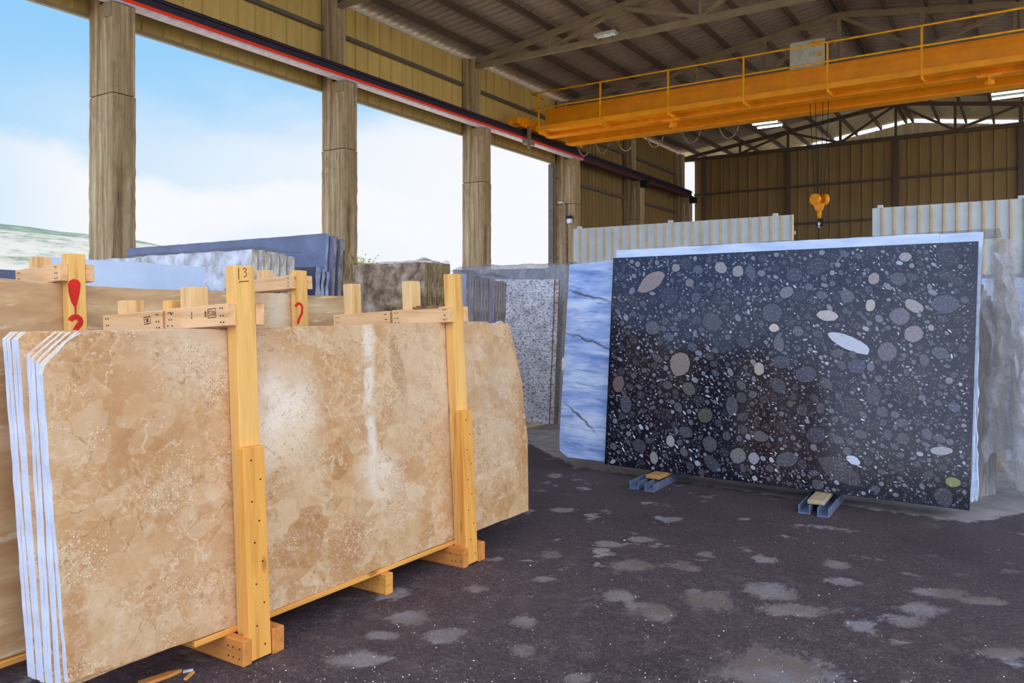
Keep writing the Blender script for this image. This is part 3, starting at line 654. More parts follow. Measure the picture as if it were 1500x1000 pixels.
# ------------------------------------------------------------------ white ribbed fences
def fence(x0, x1, y, zt, label):
    root = empty('sheet_metal_fence', ((x0 + x1) / 2, y, 0), label, 'fence', 'white fences inside the hall')
    g = G(); n = round((x1 - x0) / .19); pt = (x1 - x0) / n
    g.corr((x0, y, .0), (1, 0, 0), x1 - x0, (0, 0, 1), zt, (0, -1, 0), pt, .055, .035)
    for f in g.bm.faces:
        if abs(f.calc_center_median().y - y) > .012: f.material_index = 1
    obj('panel', g, [M['fence'], M['fence_rib']], root, fix=False)
    k = 0; x = x0 + .12
    while x < x1:
        g = G(); g.box((x - .04, y + .01, 0), (x + .04, y + .09, zt + .05)); obj('post', g, M['fence'], root); x += 2.05
    for z in (.5, zt - .35):
        g = G(); g.box((x0, y + .09, z), (x1, y + .14, z + .06)); obj('rail', g, M['fence_rib'], root)
fence(-8.18, -3.62, 15.0, 3.40, 'white ribbed sheet fence left of the yellow hook block')
fence(-2.30, 2.2, 15.0, 3.42, 'white ribbed sheet fence at right behind the wrapped slabs')

# ------------------------------------------------------------------ stone slabs
def slab(fr, w, outline, t, mats, label, group, rough=0, seed=0, name='stone_slab', chip=()):
    rnd = random.Random(seed); pts = []; src = []
    n = len(outline)
    for i in range(n):
        a = Vector(outline[i] + (0,) if len(outline[i]) == 2 else outline[i]); b = Vector(outline[(i+1) % n] + (0,)); L = (b - a).length
        m = max(1, int(L / .07)) if rough else 1
        nn = Vector(((b - a).y, -(b - a).x, 0)).normalized()
        for k in range(m):
            q = a.lerp(b, k / m)
            if rough and k: q = q + nn * (rough * (mnoise.noise(Vector((q.x * 6 + seed, q.y * 6, seed * .37))) * .9 + rnd.uniform(-.5, .5)))
            pts.append(q); src.append(i)
    bm = bmesh.new(); fr_ = [bm.verts.new((q.x, 0, q.y)) for q in pts]
    bk = [bm.verts.new((q.x + (rnd.uniform(-.5, .5) * rough), t, q.y + (rnd.uniform(-.5, .5) * rough))) for q in pts]
    bm.faces.new(fr_); f = bm.faces.new(bk[::-1])
    for i in range(len(pts)):
        f = bm.faces.new((fr_[i], bk[i], bk[(i+1) % len(pts)], fr_[(i+1) % len(pts)])); f.material_index = 2 if src[i] in chip else 1
    bmesh.ops.recalc_face_normals(bm, faces=bm.faces)
    me = bpy.data.meshes.new(name); bm.to_mesh(me); bm.free()
    for m in mats: me.materials.append(m)
    o = bpy.data.objects.new(name, me); C.objects.link(o)
    o.location = fr.loc + fr.y0 * (w / math.cos(fr.lean)); o.rotation_euler = fr.rot
    return tag(o, label, 'stone slab', group, 'thing')
def rect(u0, u1, v0, v1): return [(u0, v0), (u1, v0), (u1, v1), (u0, v1)]

# front pallet: nine travertine slabs
out_px = [(62, 548), (66, 535), (85, 515), (98, 500), (120, 487), (335, 483), (390, 480), (560, 474), (712, 471), (722, 476), (735, 470), (742, 478), (748, 500), (758, 535), (765, 560), (767, 590), (773, 640), (774, 748), (700, 778), (666, 789), (392, 898), (339, 919), (100, 1000)]
oa = [FA.uv(*q) for q in out_px][::-1]
zlow = .147
oa = [(u, max(v, zlow)) for u, v in oa]
GA = 'travertine slabs on the front pallet'
for i in range(9):
    rnd = random.Random(i)
    if i == 0: ol = oa
    elif i < 5:
        e = rnd.uniform(-.005, .005); ol = [(1.64 + e, zlow), (5.0, zlow), (5.02, 1.2), (4.9, 1.53), (1.755 - .012 * i, 1.53), (1.675 - .006 * i, 1.462 + .006 * i), (1.60 + e * .5, 1.39 + .012 * i)]
    else:
        e = rnd.uniform(-.005, .005); ol = [(1.632 + e, zlow), (4.98, zlow), (5.0, 1.2), (4.88, 1.53), (1.60 + e, 1.53), (1.57 + e, 1.50)]
    slab(FA, i * .0297, ol, .0288, [M['trav'], M['trav_edge'], M['trav_broken']],
         'large cream and tan travertine slab, front one of the foreground pallet' if i == 0 else f'travertine slab {ORD[i]} from the front in the foreground pallet, white sawn end', GA, .0022 if i else .004, i + 1, chip=((18, 19, 20, 21) if i == 0 else (4, 5) if i < 5 else (4,)))
# broken corner faces: rough stone over the chipped corner of the front slabs
ch = G(); rnd = random.Random(3)
def chipf(i, j):
    a = Vector(FA.uv(62, 548) + (0,)); b = Vector((1.74, 1.532, 0)); q = a.lerp(b, i)
    w = .0297 * 5 * j; nn = Vector((-.6, .75, 0)) * (.006 + .006 * mnoise.noise(Vector((i * 9, j * 7, 1))))
    p = FA.M @ Vector((q.x + nn.x, 0, q.y + nn.y)); return p + FA.y0 * w
# second pallet behind
GB = 'slabs on the pallet behind the front one'
for i in range(1):
    slab(FB, .03 * i, rect(1.30 + .03 * i, 4.7, .16, 1.46), .028, [M['brown_trav'], M['trav_edge']], ['tan slab behind the front pallet, its end showing at the lower left', 'second tan slab behind the front pallet, hidden behind its neighbour'][i], GB, .004, 40 + i)
# third pallet: brown veined travertine
GC = 'brown slabs on the rear left pallet'
oc = [(1.0, .16), (4.9, .16), (4.93, 1.50), (4.83, 1.745), (2.8, 1.765), (2.3, 1.785), (2.0, 1.81), (1.0, 1.82)]
for i in range(4):
    slab(FC, .031 * i, [(u - .01 * i, v - .006 * i if v > 1 else v) for u, v in oc], .028, [M['brown_trav'], M['trav_broken']],
         ['brown diagonally veined travertine slab, front one behind the red-marked posts'][0] if i == 0 else f'brown travertine slab {ORD[i]} from the front behind the red-marked posts', GC, .006, 60 + i)

# crates -----------------------------------------------------------------------------------
def crate(fr, label, posts, zs, th, zt, runner, u0, braces=True, front_top=1.84, skid_w=(-.12, .5), prefix=''):
    """posts: list of (u0, u1, front top, rear top); zs: runner underside; th: stack thickness; zt: slab top"""
    root = empty('wooden_slab_crate', fr.flat @ Vector((u0, .1, 0)), label, 'crate', 'wooden slab crates')
    K = fr.M; FL = fr.flat; P = {}
    for i, (a, b, ft, rt) in enumerate(posts):
        g = G(); g.box((a, -.072, .10), (b, -.003, ft), K); P['post', i] = obj('front_post', g, M['post'], root, bevel=.004)
        g = G(); g.box((a + .005, th + .004, .10), (b - .005, th + .085, rt), K); P['rear', i] = obj('rear_post', g, M['pale_post'], root, bevel=.004)
        for s, (x0, x1) in enumerate(((a - .052, a - .001), (b + .001, b + .050))):
            g = G(); g.box((x0, -.075, zt + .012), (x1, th + .13, zt + .115), K); P['beam', i, s] = obj('top_beam', g, M['beam'], root, bevel=.003)
            g = G(); g.box((x0 - .01, skid_w[0], .0), (x1 - .012 if s == 0 else x1 + .01, skid_w[1], .118), FL); P['skid', i, s] = obj('skid', g, M['skid'], root, bevel=.004)
        if braces:
            g = G(); g.box((a - .022, -.118, .003), (b - .014, -.073, .975), K); br = obj('brace_board', g, M['brace'], root, bevel=.004); P['brace', i] = br
            rnd = random.Random(i + 5); z = .06
            for k in range(10):
                c = K @ Vector((a + (.018 if k % 2 else .062) + rnd.uniform(-.008, .008), -.1185, z)); z += .095
                n = K.to_3x3() @ Vector((0, -1, 0)); g = G(); g.tube([c, c + n * .002], .0042, 8); obj('nail', g, M['nail'], br)
        # nails along the ends of the near top beam
        bo = P['beam', i, 0]; rnd = random.Random(i + 11)
        for wv in (-.05, -.03, th + .075, th + .10):
            for zv in (.03, .06, .095):
                c = K @ Vector((a - .0525, wv + rnd.uniform(-.008, .008), zt + zv)); n = K.to_3x3() @ Vector((-1, 0, 0))
                g = G(); g.tube([c, c + n * .002], .0038, 6); obj('nail', g, M['nail'], bo)
        for k in range(6):
            c = FL @ Vector((a - .0625, skid_w[0] + .03 + .035 * (k % 3) + rnd.uniform(-.006, .006), .035 + .045 * (k // 3))); g = G(); g.tube([c, c + FL.to_3x3() @ Vector((-.002, 0, 0))], .004, 6); obj('nail', g, M['nail'], P['skid', i, 0])
    for w in ((.0, .075), (th - .08, th)):
        g = G(); g.box((runner[0], w[0] + .001, zs), (runner[1], w[1], .146), fr.flat); P['runner', w[0]] = obj('runner_board', g, M['runner'], root, bevel=.003)
    um = (posts[0][1] + posts[1][0]) / 2 + .09
    g = G(); fm = FL
    poly = [fm @ Vector((um, -.035, .001)), fm @ Vector((um, .40, .001)), fm @ Vector((um, .40, zs - .001)), fm @ Vector((um, -.035, zs - .001))]
    g.prism(poly, FL.to_3x3() @ Vector((.06, 0, 0))); obj('middle_skid', g, M['runner'], root, bevel=.003)
    return root, P
PA = [(2.425, 2.54, 1.825, 1.75), (4.098, 4.208, 1.855, 1.835)]
ra, Pa = crate(FA, 'yellow pine crate holding the large cream travertine slabs in front', PA, .119, .272, 1.53, (2.2, 4.15), 3.3)
PB = [(2.425, 2.54, 1.665, 1.69), (4.098, 4.208, 1.60, 1.83)]
rb, Pb = crate(FB, 'low pale pine crate standing behind the foreground travertine crate', PB, .119, .32, 1.50, (1.6, 4.5), 3.3, False)
PC = [(2.487, 2.592, 1.95, 1.968), (4.205, 4.318, 1.93, 1.965)]
rc, Pc = crate(FC, 'pine crate with red spray marks on its front posts', PC, .119, .30, 1.775, (1.6, 4.6), 3.3, False)
# extra tall-post shoulder pieces on the front crate: bark edge on the second beam
g = G()
for k in range(7):
    u = FA.M @ Vector((4.05, .02 + .03 * k, 1.647)); g.box(u - Vector((.014, .012, .006)), u + Vector((.014, .012, .008 + .006 * (k % 2))))
obj('bark_edge', g, M['edge_brown'], Pa['beam', 1, 0])

# painted and pencilled marks ----------------------------------------------------------------
def strokes(name, parent, plane_p, plane_n, lines, width, mat, lift=.0012):
    n = Vector(plane_n).normalized(); g = G()
    for ln in lines:
        pts = [hit(px, py, plane_p, n) + n * lift for px, py in ln]
        L = []
        for i, p in enumerate(pts):
            d = (pts[min(i+1, len(pts)-1)] - pts[max(i-1, 0)]).normalized(); s = n.cross(d).normalized() * width / 2
            L.append((g.bm.verts.new(p + s), g.bm.verts.new(p - s)))
        for a, b in zip(L, L[1:]): g.bm.faces.new((a[0], a[1], b[1], b[0]))
    r = bmesh.ops.extrude_face_region(g.bm, geom=list(g.bm.faces)); bmesh.ops.translate(g.bm, verts=[v for v in r['geom'] if isinstance(v, bmesh.types.BMVert)], vec=n * .0006)
    return obj(name, g, mat, parent)
def arc(cx, cy, rx, ry, a0, a1, n=10): return [(cx + rx * math.cos(R(a0 + (a1 - a0) * i / n)), cy + ry * math.sin(R(a0 + (a1 - a0) * i / n))) for i in range(n + 1)]
nC = FC.M.to_3x3() @ Vector((0, -1, 0)); pC = FC.M @ Vector((2.5, -.0722, 1.5))
g = G(); n = nC
tear = arc(108.5, 417, 9.5, 8.5, 180, 360, 10) + [(117, 428), (113.5, 442), (112, 448), (111.5, 460), (109.5, 460), (109, 450), (104, 442), (100, 428)]
vs = [hit(px, py, pC, n) + n * .0014 for px, py in tear]; g.prism(vs, n * .0006)
obj('red_mark', g, M['red_paint'], Pc['post', 0])
strokes('red_mark', Pc['post', 0], pC, nC, [arc(110.5, 471, 7.5, 7, 190, 400, 12) + [(113, 479), (108, 488), (104, 494)]], .032, M['red_paint'])
strokes('red_mark', Pc['post', 1], FC.M @ Vector((4.2, -.0722, 1.5)), nC, [arc(437.5, 451, 5, 6.5, 195, 380, 12) + [(442, 459), (438, 467), (436, 474)]], .022, M['red_paint'])
nA = FA.M.to_3x3() @ Vector((0, -1, 0)); pA = FA.M @ Vector((2.5, -.0722, 1.7))
strokes('pencil_mark', Pa['post', 0], pA, nA, [[(355.5, 394), (359, 392.5), (361, 395), (358, 398), (361, 400), (360.5, 404), (357, 405.5)], [(349.3, 392), (349.6, 409)], [(350, 414), (351, 412.5), (357, 412), (364, 411.5)]], .0035, M['pencil'])
pM = FA.M @ Vector((2.373, 0, 1.58)); nM = FA.M.to_3x3() @ Vector((-1, 0, 0))
strokes('pencil_mark', Pa['beam', 0, 0], pM, nM, [[(304.5, 453), (316, 451.5), (316.5, 464), (305, 465.5), (304.5, 453)],
    [(308.5, 455.5), (306.2, 456), (306, 458.5), (308.3, 459), (308, 461.8), (306, 462.2)], [(309.6, 455.5), (311.6, 456), (310.3, 458.6), (311.8, 460.2), (309.6, 462)], [(313.3, 455.5), (315.2, 457), (315, 460.5), (313.3, 461.5), (312.7, 458.5), (313.3, 455.5)],
    [(300.5, 456), (300.5, 464), (302.8, 462.5), (301.2, 460), (302.6, 457.6), (300.5, 456)], [(281, 456.5), (281.2, 467), (280, 465)], [(249, 458), (251, 461), (254, 457)]], .0032, M['pencil'])
pN = FB.M @ Vector((2.373, 0, 1.55)); 
strokes('pencil_mark', Pb['beam', 0, 0], pN, nM, [[(211, 465), (220, 463), (221, 473), (212, 475), (211, 465)], [(213, 467), (219, 471)], [(214, 472), (218, 466)], [(216, 465), (216, 474)]], .0035, M['pencil'])

# pale marble slab standing parallel to the crates
FE = Fr((-5.48, 0, 0), 90, 3.5); v = FE.uv(200, 381)[1]
slab(FE, 0, [(2.78, 0), (4.0, 0), (FE.uv(297, 425)[0], 1.75), (FE.uv(301, 391)[0], FE.uv(301, 391)[1]), (FE.uv(150, 381)[0], FE.uv(150, 381)[1]), (2.78, FE.uv(100, 378)[1])], .03, [M['marble_pale'], M['edge_white']], 'pale blue white marble slab standing behind the brown slabs', None, .004, 81)
FN = Fr((-6.5, 0, 0), 90, 3.5)
slab(FN, 0, rect(.6, 3.35, 0, FN.uv(15, 395)[1]), .03, [M['dark_slab'], M['edge_grey']], 'dark slate slab low at the left picture edge under the hill', None, .004, 83)

def pack(fr, n, pitch, th, u0, u1, v1, mats, first, each, group, rough=.012, seed=0, drop=.02, ujit=.02, fall=.012, first_mats=None, first_dims=None):
    rnd = random.Random(seed)
    for i in range(n):
        a, b, h = u0 + rnd.uniform(-ujit, ujit), u1 + rnd.uniform(-ujit, ujit), v1 + rnd.uniform(-drop, drop) - fall * i
        m = mats
        if i == 0:
            a, b, h = u0, u1, v1
            if first_mats: m = first_mats
        if i == 0 and first_dims: ol = first_dims
        else: ol = rect(a, b, 0.0, h)
        slab(fr, i * pitch, ol, th, m, first if i == 0 else f'{each}, {ORD[i]} from the front', group, rough, seed * 31 + i)
def place(px, py, X):                              # front right top corner at world x
    q = atX(px, py, X); return q
# rough white marble bundle
q = place(352, 366, -5.25); FF = Fr((q.x, q.y, 0), 0, 3)
v1 = FF.uv(351, 366)[1]
pack(FF, 11, .043, .034, -2.2, 0, v1, [M['marble_rough'], M['edge_marble']], 'rough topped white marble slab, front one of the bundle behind the pale slab', 'rough white marble slab edge in the bundle behind the pale slab', 'rough white marble bundle', .012, 4, .012, fall=.004)
# dark blue granite with its bundle
q = place(459, 343, -5.55); FG = Fr((q.x, q.y, 0), 0, 4)
pack(FG, 1, .04, .034, -3.25, 0, FG.uv(458, 343)[1], [M['granite_blue'], M['edge_blue']], 'long dark blue grey granite slab standing highest at the left', '', 'blue granite bundle', .003, 5)
FG2 = Fr((q.x + .02, q.y + .05, 0), 0, 4)
pack(FG2, 4, .036, .03, -3.0, .03, FG.uv(458, 343)[1] - .02, [M['granite_blue'], M['edge_grey']], 'grey edged slab directly behind the long dark blue granite slab', 'grey edged slab behind the long dark blue granite slab', 'blue granite bundle', .012, 6)
FG3 = Fr((q.x + .05, q.y + .21, 0), 0, 4)
pack(FG3, 4, .036, .03, -2.8, 0.0, FG.uv(478, 362)[1] - .02, [M['granite_brown'], M['edge_olive']], 'olive edged slab behind the grey edged slabs at the left', 'olive edged slab beside the second concrete column', 'olive edged slabs', .012, 7)
# short dark bundle in front of it
q = place(450, 391, -5.33); FH = Fr((q.x, q.y, 0), 0, 3)
pack(FH, 4, .042, .034, -.9, 0, FH.uv(449, 391)[1], [M['dark_slab'], M['edge_blue']], 'low dark slab, front one below the dark blue granite', 'low blue grey slab edge below the dark blue granite', 'low dark bundle', .012, 8)
# brown granite bundle
q = place(614, 384, -6.0); FI = Fr((q.x, q.y, 0), 0, 3)
pack(FI, 12, .042, .033, -2.8, 0, FI.uv(613, 384)[1], [M['granite_brown'], M['edge_olive']], 'brown and black blotched granite slab behind the pine crate posts', 'olive granite slab edge beside the tall pine post', 'brown granite bundle', .010, 9, .02, fall=.001)
# grey edged bundle right of the tall post
q = place(674, 402, -4.55); FJ = Fr((q.x, q.y, 0), 0, 3)
pack(FJ, 14, .052, .047, -.24, 0, FJ.uv(673, 402)[1], [M['grey_slab'], M['edge_grey']], 'grey slab, front one of the bundle right of the tall pine post', 'grey slab edge in the bundle right of the tall pine post', 'grey edged bundle', .006, 10, .012, fall=.004)
# speckled granite
q = atY(812, 408, 9.45); FS = Fr((q.x, 9.42, 0), -2, 4.5)
ol = [(-2.6, .105), FS.uv(804, 621), FS.uv(812, 409), (-2.6, FS.uv(700, 407)[1])]
slab(FS, 0, ol, .03, [M['speck'], M['edge_brown']], 'white granite slab with brown speckles beside the blue marble', 'speckled granite slabs', .004, 101)
slab(FS, .036, [(u + .05, v) for u, v in ol], .03, [M['speck'], M['edge_brown']], 'second slab showing only its brown edge behind the speckled granite', 'speckled granite slabs', .004, 102)
for xo in (-.5,):
    g = G(); c = FS.flat; g.box((xo - .05, -.06, 0), (xo + .05, .5, .104), c); tag(obj('timber_bearer', g, M['oldwood'], origin=c @ Vector((xo, .2, 0))), 'timber bearer lying under the brown speckled white granite', 'timber')
# plastic-wrapped grey slab behind
FL_ = Fr((atY(827, 400, 10.05).x, 10.05, 0), -2, 4)
ol = [(-2.2, .0), FL_.uv(818, 613), FL_.uv(826, 420), FL_.uv(827, 400), FL_.uv(818, 392), (FL_.uv(750, 394)[0], FL_.uv(750, 394)[1]), (-2.2, FL_.uv(655, 395)[1])]
ol[1] = (ol[1][0], 0.0)
slab(FL_, 0, ol, .035, [M['grey_slab'], M['edge_grey']], 'grey slab wrapped in plastic behind the speckled granite', None, .003, 105)
def drape(name, label, fn, mat, nu=40, nv=30, cat='plastic sheet', group=None):
    g = G(); g.grid(nu, nv, fn); o = obj(name, g, mat, origin=fn(.5, 0), fix=False); return tag(o, label, cat, group)
def wr(p, a, s=3.0): return Vector((mnoise.noise(p * s), mnoise.noise(p * s + Vector((9, 3, 1))), mnoise.noise(p * s + Vector((2, 7, 5))))) * a
def dr1(i, j):
    top = FL_.uv(700, 394)[1]; u = -2.15 + 2.17 * i; prof = [(-.02, .25), (-.02, top - .1), (-.01, top + .02), (.12, top + .05), (.30, top - .02), (.42, top - .4)]
    s = j * (len(prof) - 1); k = min(int(s), len(prof) - 2); w, v = [prof[k][m] + (prof[k+1][m] - prof[k][m]) * (s - k) for m in (0, 1)]
    p = FL_.flat @ Vector((u, w - .03 + v * math.tan(FL_.lean), v)); return p + wr(p, .03, 3) + wr(p, .015, 9)
drape('plastic_sheet', 'clear plastic sheet draped over the grey slab behind the speckled granite', dr1, M['plastic'])

def pebble_face(o, outline):
    """inlay irregular pebbles into the front face of slab o: faces of the same mesh, stone colour per face"""
    from mathutils.geometry import delaunay_2d_cdt
    rnd = random.Random(77); cell = {}; polys = []
    inside = lambda x, y, r: .0 + r < x < 3.13 - r and zc + r < y < 2.16 - r
    def free(x, y, r):
        k = int(x / .2), int(y / .2)
        for a in (-1, 0, 1):
            for b in (-1, 0, 1):
                for (X, Y, Q) in cell.get((k[0] + a, k[1] + b), ()):
                    if (X - x) ** 2 + (Y - y) ** 2 < (Q + r) ** 2: return False
        return True
    def add(x, y, rx, ry, an, c, n, jag):
        R0 = max(rx, ry)
        # several guard circles along the long axis keep neighbours clear without wasting the flat sides
        rm = min(rx, ry); kk = max(1, int(R0 / rm)); ax = (math.cos(an), math.sin(an)) if rx >= ry else (-math.sin(an), math.cos(an))
        cs = [(x + ax[0] * (R0 - rm) * (2 * q / (kk - 1) - 1) if kk > 1 else x, y + ax[1] * (R0 - rm) * (2 * q / (kk - 1) - 1) if kk > 1 else y, rm * 1.08) for q in range(kk)]
        for q in cs:
            if not inside(*q) or not free(*q): return False
        for q in cs: cell.setdefault((int(q[0] / .2), int(q[1] / .2)), []).append(q)
        pw = rnd.choice((.85, 1, 1, 1.15)); ph = rnd.random() * 6
        pts = []
        for i in range(n):
            a = 2 * math.pi * (i + rnd.uniform(-.2, .2)) / n; rr = 1 - jag * rnd.random()
            ca, sa = math.cos(a), math.sin(a); ca = math.copysign(abs(ca) ** pw, ca); sa = math.copysign(abs(sa) ** pw, sa)
            px, py = rx * ca * rr, ry * sa * rr
            L = math.hypot(px, py); lim = R0 if kk > 1 else rm
            pts.append((x + px * math.cos(an) - py * math.sin(an), y + px * math.sin(an) + py * math.cos(an)))
        polys.append((pts, c)); return True
    for (px, py, rx, ry, an, c) in HERO:
        u, v = FK.uv(px, py); d = (FK.M @ Vector((u, 0, v)) - EYEP).dot(FW) / F
        add(u, v, rx * d * 1.12, ry * d * 1.05, an, c, 16, .12)
    def tone(kind):
        b = rnd.random(); wv = rnd.uniform(-1, 1)
        lo, hi = {'d': (34, 86), 'm': (58, 138), 'l': (96, 188), 'w': (160, 218)}[kind]
        g = lo + (hi - lo) * b ** 1.4; return (g * (1 + .05 * wv) + 2, g * (1 - .01 * abs(wv)), g * (1 - .05 * wv) + 5)
    jobs = [(60, .05, .105, 'd', .6, .9), (180, .026, .055, 'd', .6, 1), (230, .020, .042, 'm', .55, 1), (90, .014, .034, 'l', .45, .9), (800, .011, .022, 'm', .5, 1), (420, .008, .015, 'l', .45, 1), (170, .012, .028, 'w', .2, .42), (700, .006, .010, 'm', .4, 1)]
    for cnt, r0, r1, kd, a0, a1 in jobs:
        n = 0
        for _ in range(cnt * 8):
            if n >= cnt: break
            r = r0 + (r1 - r0) * rnd.random() ** 1.6; k = rnd.uniform(a0, a1)
            n += add(rnd.uniform(0, 3.13), rnd.uniform(zc, 2.16), r, r * k, rnd.gauss(-.55, .5), tone(kd), 14 if r > .03 else 10 if r > .012 else 7, .16 if r > .02 else .25)
    vs = [Vector(q) for q in outline]; fs = [list(range(len(vs)))]
    for pts, c in polys:
        fs.append(list(range(len(vs), len(vs) + len(pts)))); vs += [Vector(q) for q in pts]
    V, E_, Fc, ov, oe, of = delaunay_2d_cdt(vs, [], fs, 1, 1e-6)
    bm = bmesh.new(); t_ = .026
    fv = [bm.verts.new((q.x, 0, q.y)) for q in V]; lay = bm.faces.layers.int.new('pid')
    for f, org in zip(Fc, of):
        try: fc = bm.faces.new([fv[i] for i in f])
        except ValueError: continue
        fc[lay] = max(org) if org else 0
    nb = len(outline); bk = [bm.verts.new((q[0], t_, q[1])) for q in outline]; fr2 = [bm.verts.new((q[0], 0, q[1])) for q in outline]
    bm.faces.new(bk[::-1])
    for i in range(nb): bm.faces.new((fr2[i], bk[i], bk[(i + 1) % nb], fr2[(i + 1) % nb])).material_index = 1
    for f in bm.faces:
        f.normal_update()
        if all(abs(v.co.y) < 1e-6 for v in f.verts) and f.normal.y > 0: f.normal_flip()
    bmesh.ops.remove_doubles(bm, verts=bm.verts, dist=1e-6)
    ids = [f[lay] for f in bm.faces]; me = o.data; bm.to_mesh(me); bm.free()
    at = me.attributes.new('pebble', 'FLOAT_COLOR', 'CORNER'); me.attributes.active_color_index = 0 if False else me.attributes.active_color_index
    for pl, k in zip(me.polygons, ids):
        c = lin(polys[k - 1][1]) if k else (0, 0, 0, 0)
        for li in pl.loop_indices: at.data[li].color = c

# the conglomerate rack ----------------------------------------------------------------------
GK = 'slabs in the black conglomerate rack'
zc = .108
OK_ = [(-.02, zc), (3.135, zc), (3.175, 2.167), (-.02, 2.167)]
bs = slab(FK, 0, OK_, .026, [M['cong'], M['edge_black']], 'huge polished black conglomerate slab full of grey and white pebbles', GK, .0, 201)
pebble_face(bs, OK_)
slab(FK, .078, [(-.505, .118), (2.6, .118), (2.6, 2.15), (-.06, 2.15), (-.585, 2.125), (-.61, .30), (-.60, .175)], .028, [M['blue'], M['edge_blue']], 'blue banded marble slab sticking out left of the black conglomerate', GK, .003, 203)
slab(FK, .115, rect(-.05, 2.885, .118, 2.255), .028, [M['white_slab'], M['edge_white']], 'white blue slab showing its long top above the black conglomerate', GK, .004, 204)
slab(FK, .150, [(.2, .118), (3.12, .118), (3.195, 2.25), (.2, 2.25)], .028, [M['white_slab'], M['edge_grey']], 'white slab reaching furthest right behind the black conglomerate', GK, .006, 205)
for i in range(5):
    slab(FK, .186 + .04 * i, rect(.3, 3.10 + .012 * i, .118, 2.15 - .03 * i), .03, [M['white_slab'], M['edge_grey'] if i % 2 else M['edge_white']], f'pale slab edge behind the black conglomerate, {ORD[i]} of the rear ones', GK, .012, 210 + i)
# steel channels and timber blocks under the rack
def channel(px, py, L, label, ang=2.0):
    q = onfloor(px, py); root_g = G(); Mx = Matrix.Translation(q) @ Matrix.Rotation(R(ang), 4, 'Z')
    root_g.box((-.045, 0, 0), (.045, L, .008), Mx); root_g.box((-.045, 0, .008), (-.037, L, .068), Mx); root_g.box((.037, 0, .008), (.045, L, .068), Mx)
    tag(obj('steel_channel', root_g, M['channel'], origin=q), label, 'steel channel', 'steel channels under the slab rack'); return q
c1 = channel(929, 716, 1.1, 'blue grey steel channel, leftmost under the black conglomerate'); c2 = channel(951, 720, 1.1, 'blue grey steel channel, second from the left under the black conglomerate')
c3 = channel(1178, 752, 1.1, 'steel channel left of the grey timber block under the conglomerate'); c4 = channel(1206, 757, 1.1, 'steel channel right of the grey timber block under the conglomerate')
def block(c, dy, w, L, h, label, mat, ang=2.0, z0=.0685):
    g = G(); Mx = Matrix.Translation(Vector((c.x, c.y + dy, z0))) @ Matrix.Rotation(R(ang), 4, 'Z'); g.box((-w / 2, 0, 0), (w / 2, L, h), Mx)
    tag(obj('timber_block', g, mat, origin=(c.x, c.y + dy, z0), bevel=.006), label, 'timber block', 'timber blocks under the slab rack')
mid = (c3 + c4) / 2; block(mid, .07, .13, .8, .036, 'weathered grey timber block between two steel channels at the right', M['oldwood'])
mid = (c1 + c2) / 2; block(mid + Vector((.02, 0, 0)), .20, .14, .7, .036, 'split orange brown timber block on the left steel channels', M['split'], -2)

# wrapped bundle at the far right
FR_ = Fr((-.18, 7.95, 0), -3, 4)
GR = 'wrapped slabs at the right edge'
for i in range(7):
    slab(FR_, .05 * i, rect(-2.4, -.22 + .02 * i, .0, 1.96 - .05 * i), .036, [M['dust_slab'], M['edge_grey']], f'grey slab wrapped in plastic at the right, {ORD[i]} from the front', GR, .014, 230 + i)
FQ = Fr((.1, 10.2, 0), -3, 4)
slab(FQ, 0, rect(-2.0, .12, .0, 2.0), .04, [M['white_slab'], M['edge_white']], 'pale slab far right behind the plastic bundle', 'pale slabs far right', .006, 250)
slab(FQ, .25, rect(-2.0, .5, .0, 2.05), .04, [M['grey_slab'], M['edge_white']], 'grey slab at the right picture edge before the fence', 'pale slabs far right', .006, 251)
g = G(); q = atY(1466, 400, 9.7); g.box((q.x - .05, 9.66, 0), (q.x + .05, 9.75, q.z + .35)); o = obj('rack_post', g, M['oldwood'], origin=(q.x, 9.7, 0)); tag(o, 'weathered rack post rising out of the plastic at the right', 'post')
def dr2(i, j):                                   # end curtain of the wrapped bundle
    y = 7.62 + 1.0 * i; z = 1.98 * (1 - j) + .12; x = -.24 + .10 * math.sin(i * 9 + 2 * j) * (.25 + .5 * j) + .20 * j * j + .06 * i
    p = Vector((x + .05 * math.sin(22 * i + 3 * j), y + .1 * (1 - j), z)); return p + wr(p, .08, 2.6) + wr(p, .045, 7)
drape('plastic_sheet', 'torn clear plastic hanging down the right end of the wrapped bundle', dr2, M['plastic'], 46, 50)
def dr3(i, j):
    x = -.32 + .55 * i; s = j; p = Vector((x, 7.72 + .05 * math.sin(7 * i) + .1 * s, 2.1 - 1.75 * s + .1 * math.sin(5 * i))); p.y += .05 * math.sin(17 * i + 4 * s); return p + wr(p, .07, 2.8) + wr(p, .04, 8)
drape('plastic_sheet', 'crumpled clear plastic right beside the black conglomerate edge', dr3, M['plastic'], 34, 44)
def dr4(i, j):
    x = .0 + .7 * i + .25 * j; p = Vector((x - .1, 8.2 + .5 * j * i, 1.25 - 1.2 * j + .16 * math.sin(i * 6))); return p + wr(p, .11, 2.0) + wr(p, .04, 6)
drape('plastic_sheet', 'loose plastic sagging to the ground at the right picture edge', dr4, M['plastic'], 34, 34)
def dr5(i, j):
    u = .6 + 2.7 * i; p = FK.M @ Vector((u, .14 + .3 * j, 2.262 - .02 * j)); return p + wr(p, .02, 3) + Vector((0, 0, .015 + .02 * j * (1 - j)))
drape('plastic_sheet', 'plastic lying over the slab tops above the black conglomerate', dr5, M['plastic'], 60, 8)
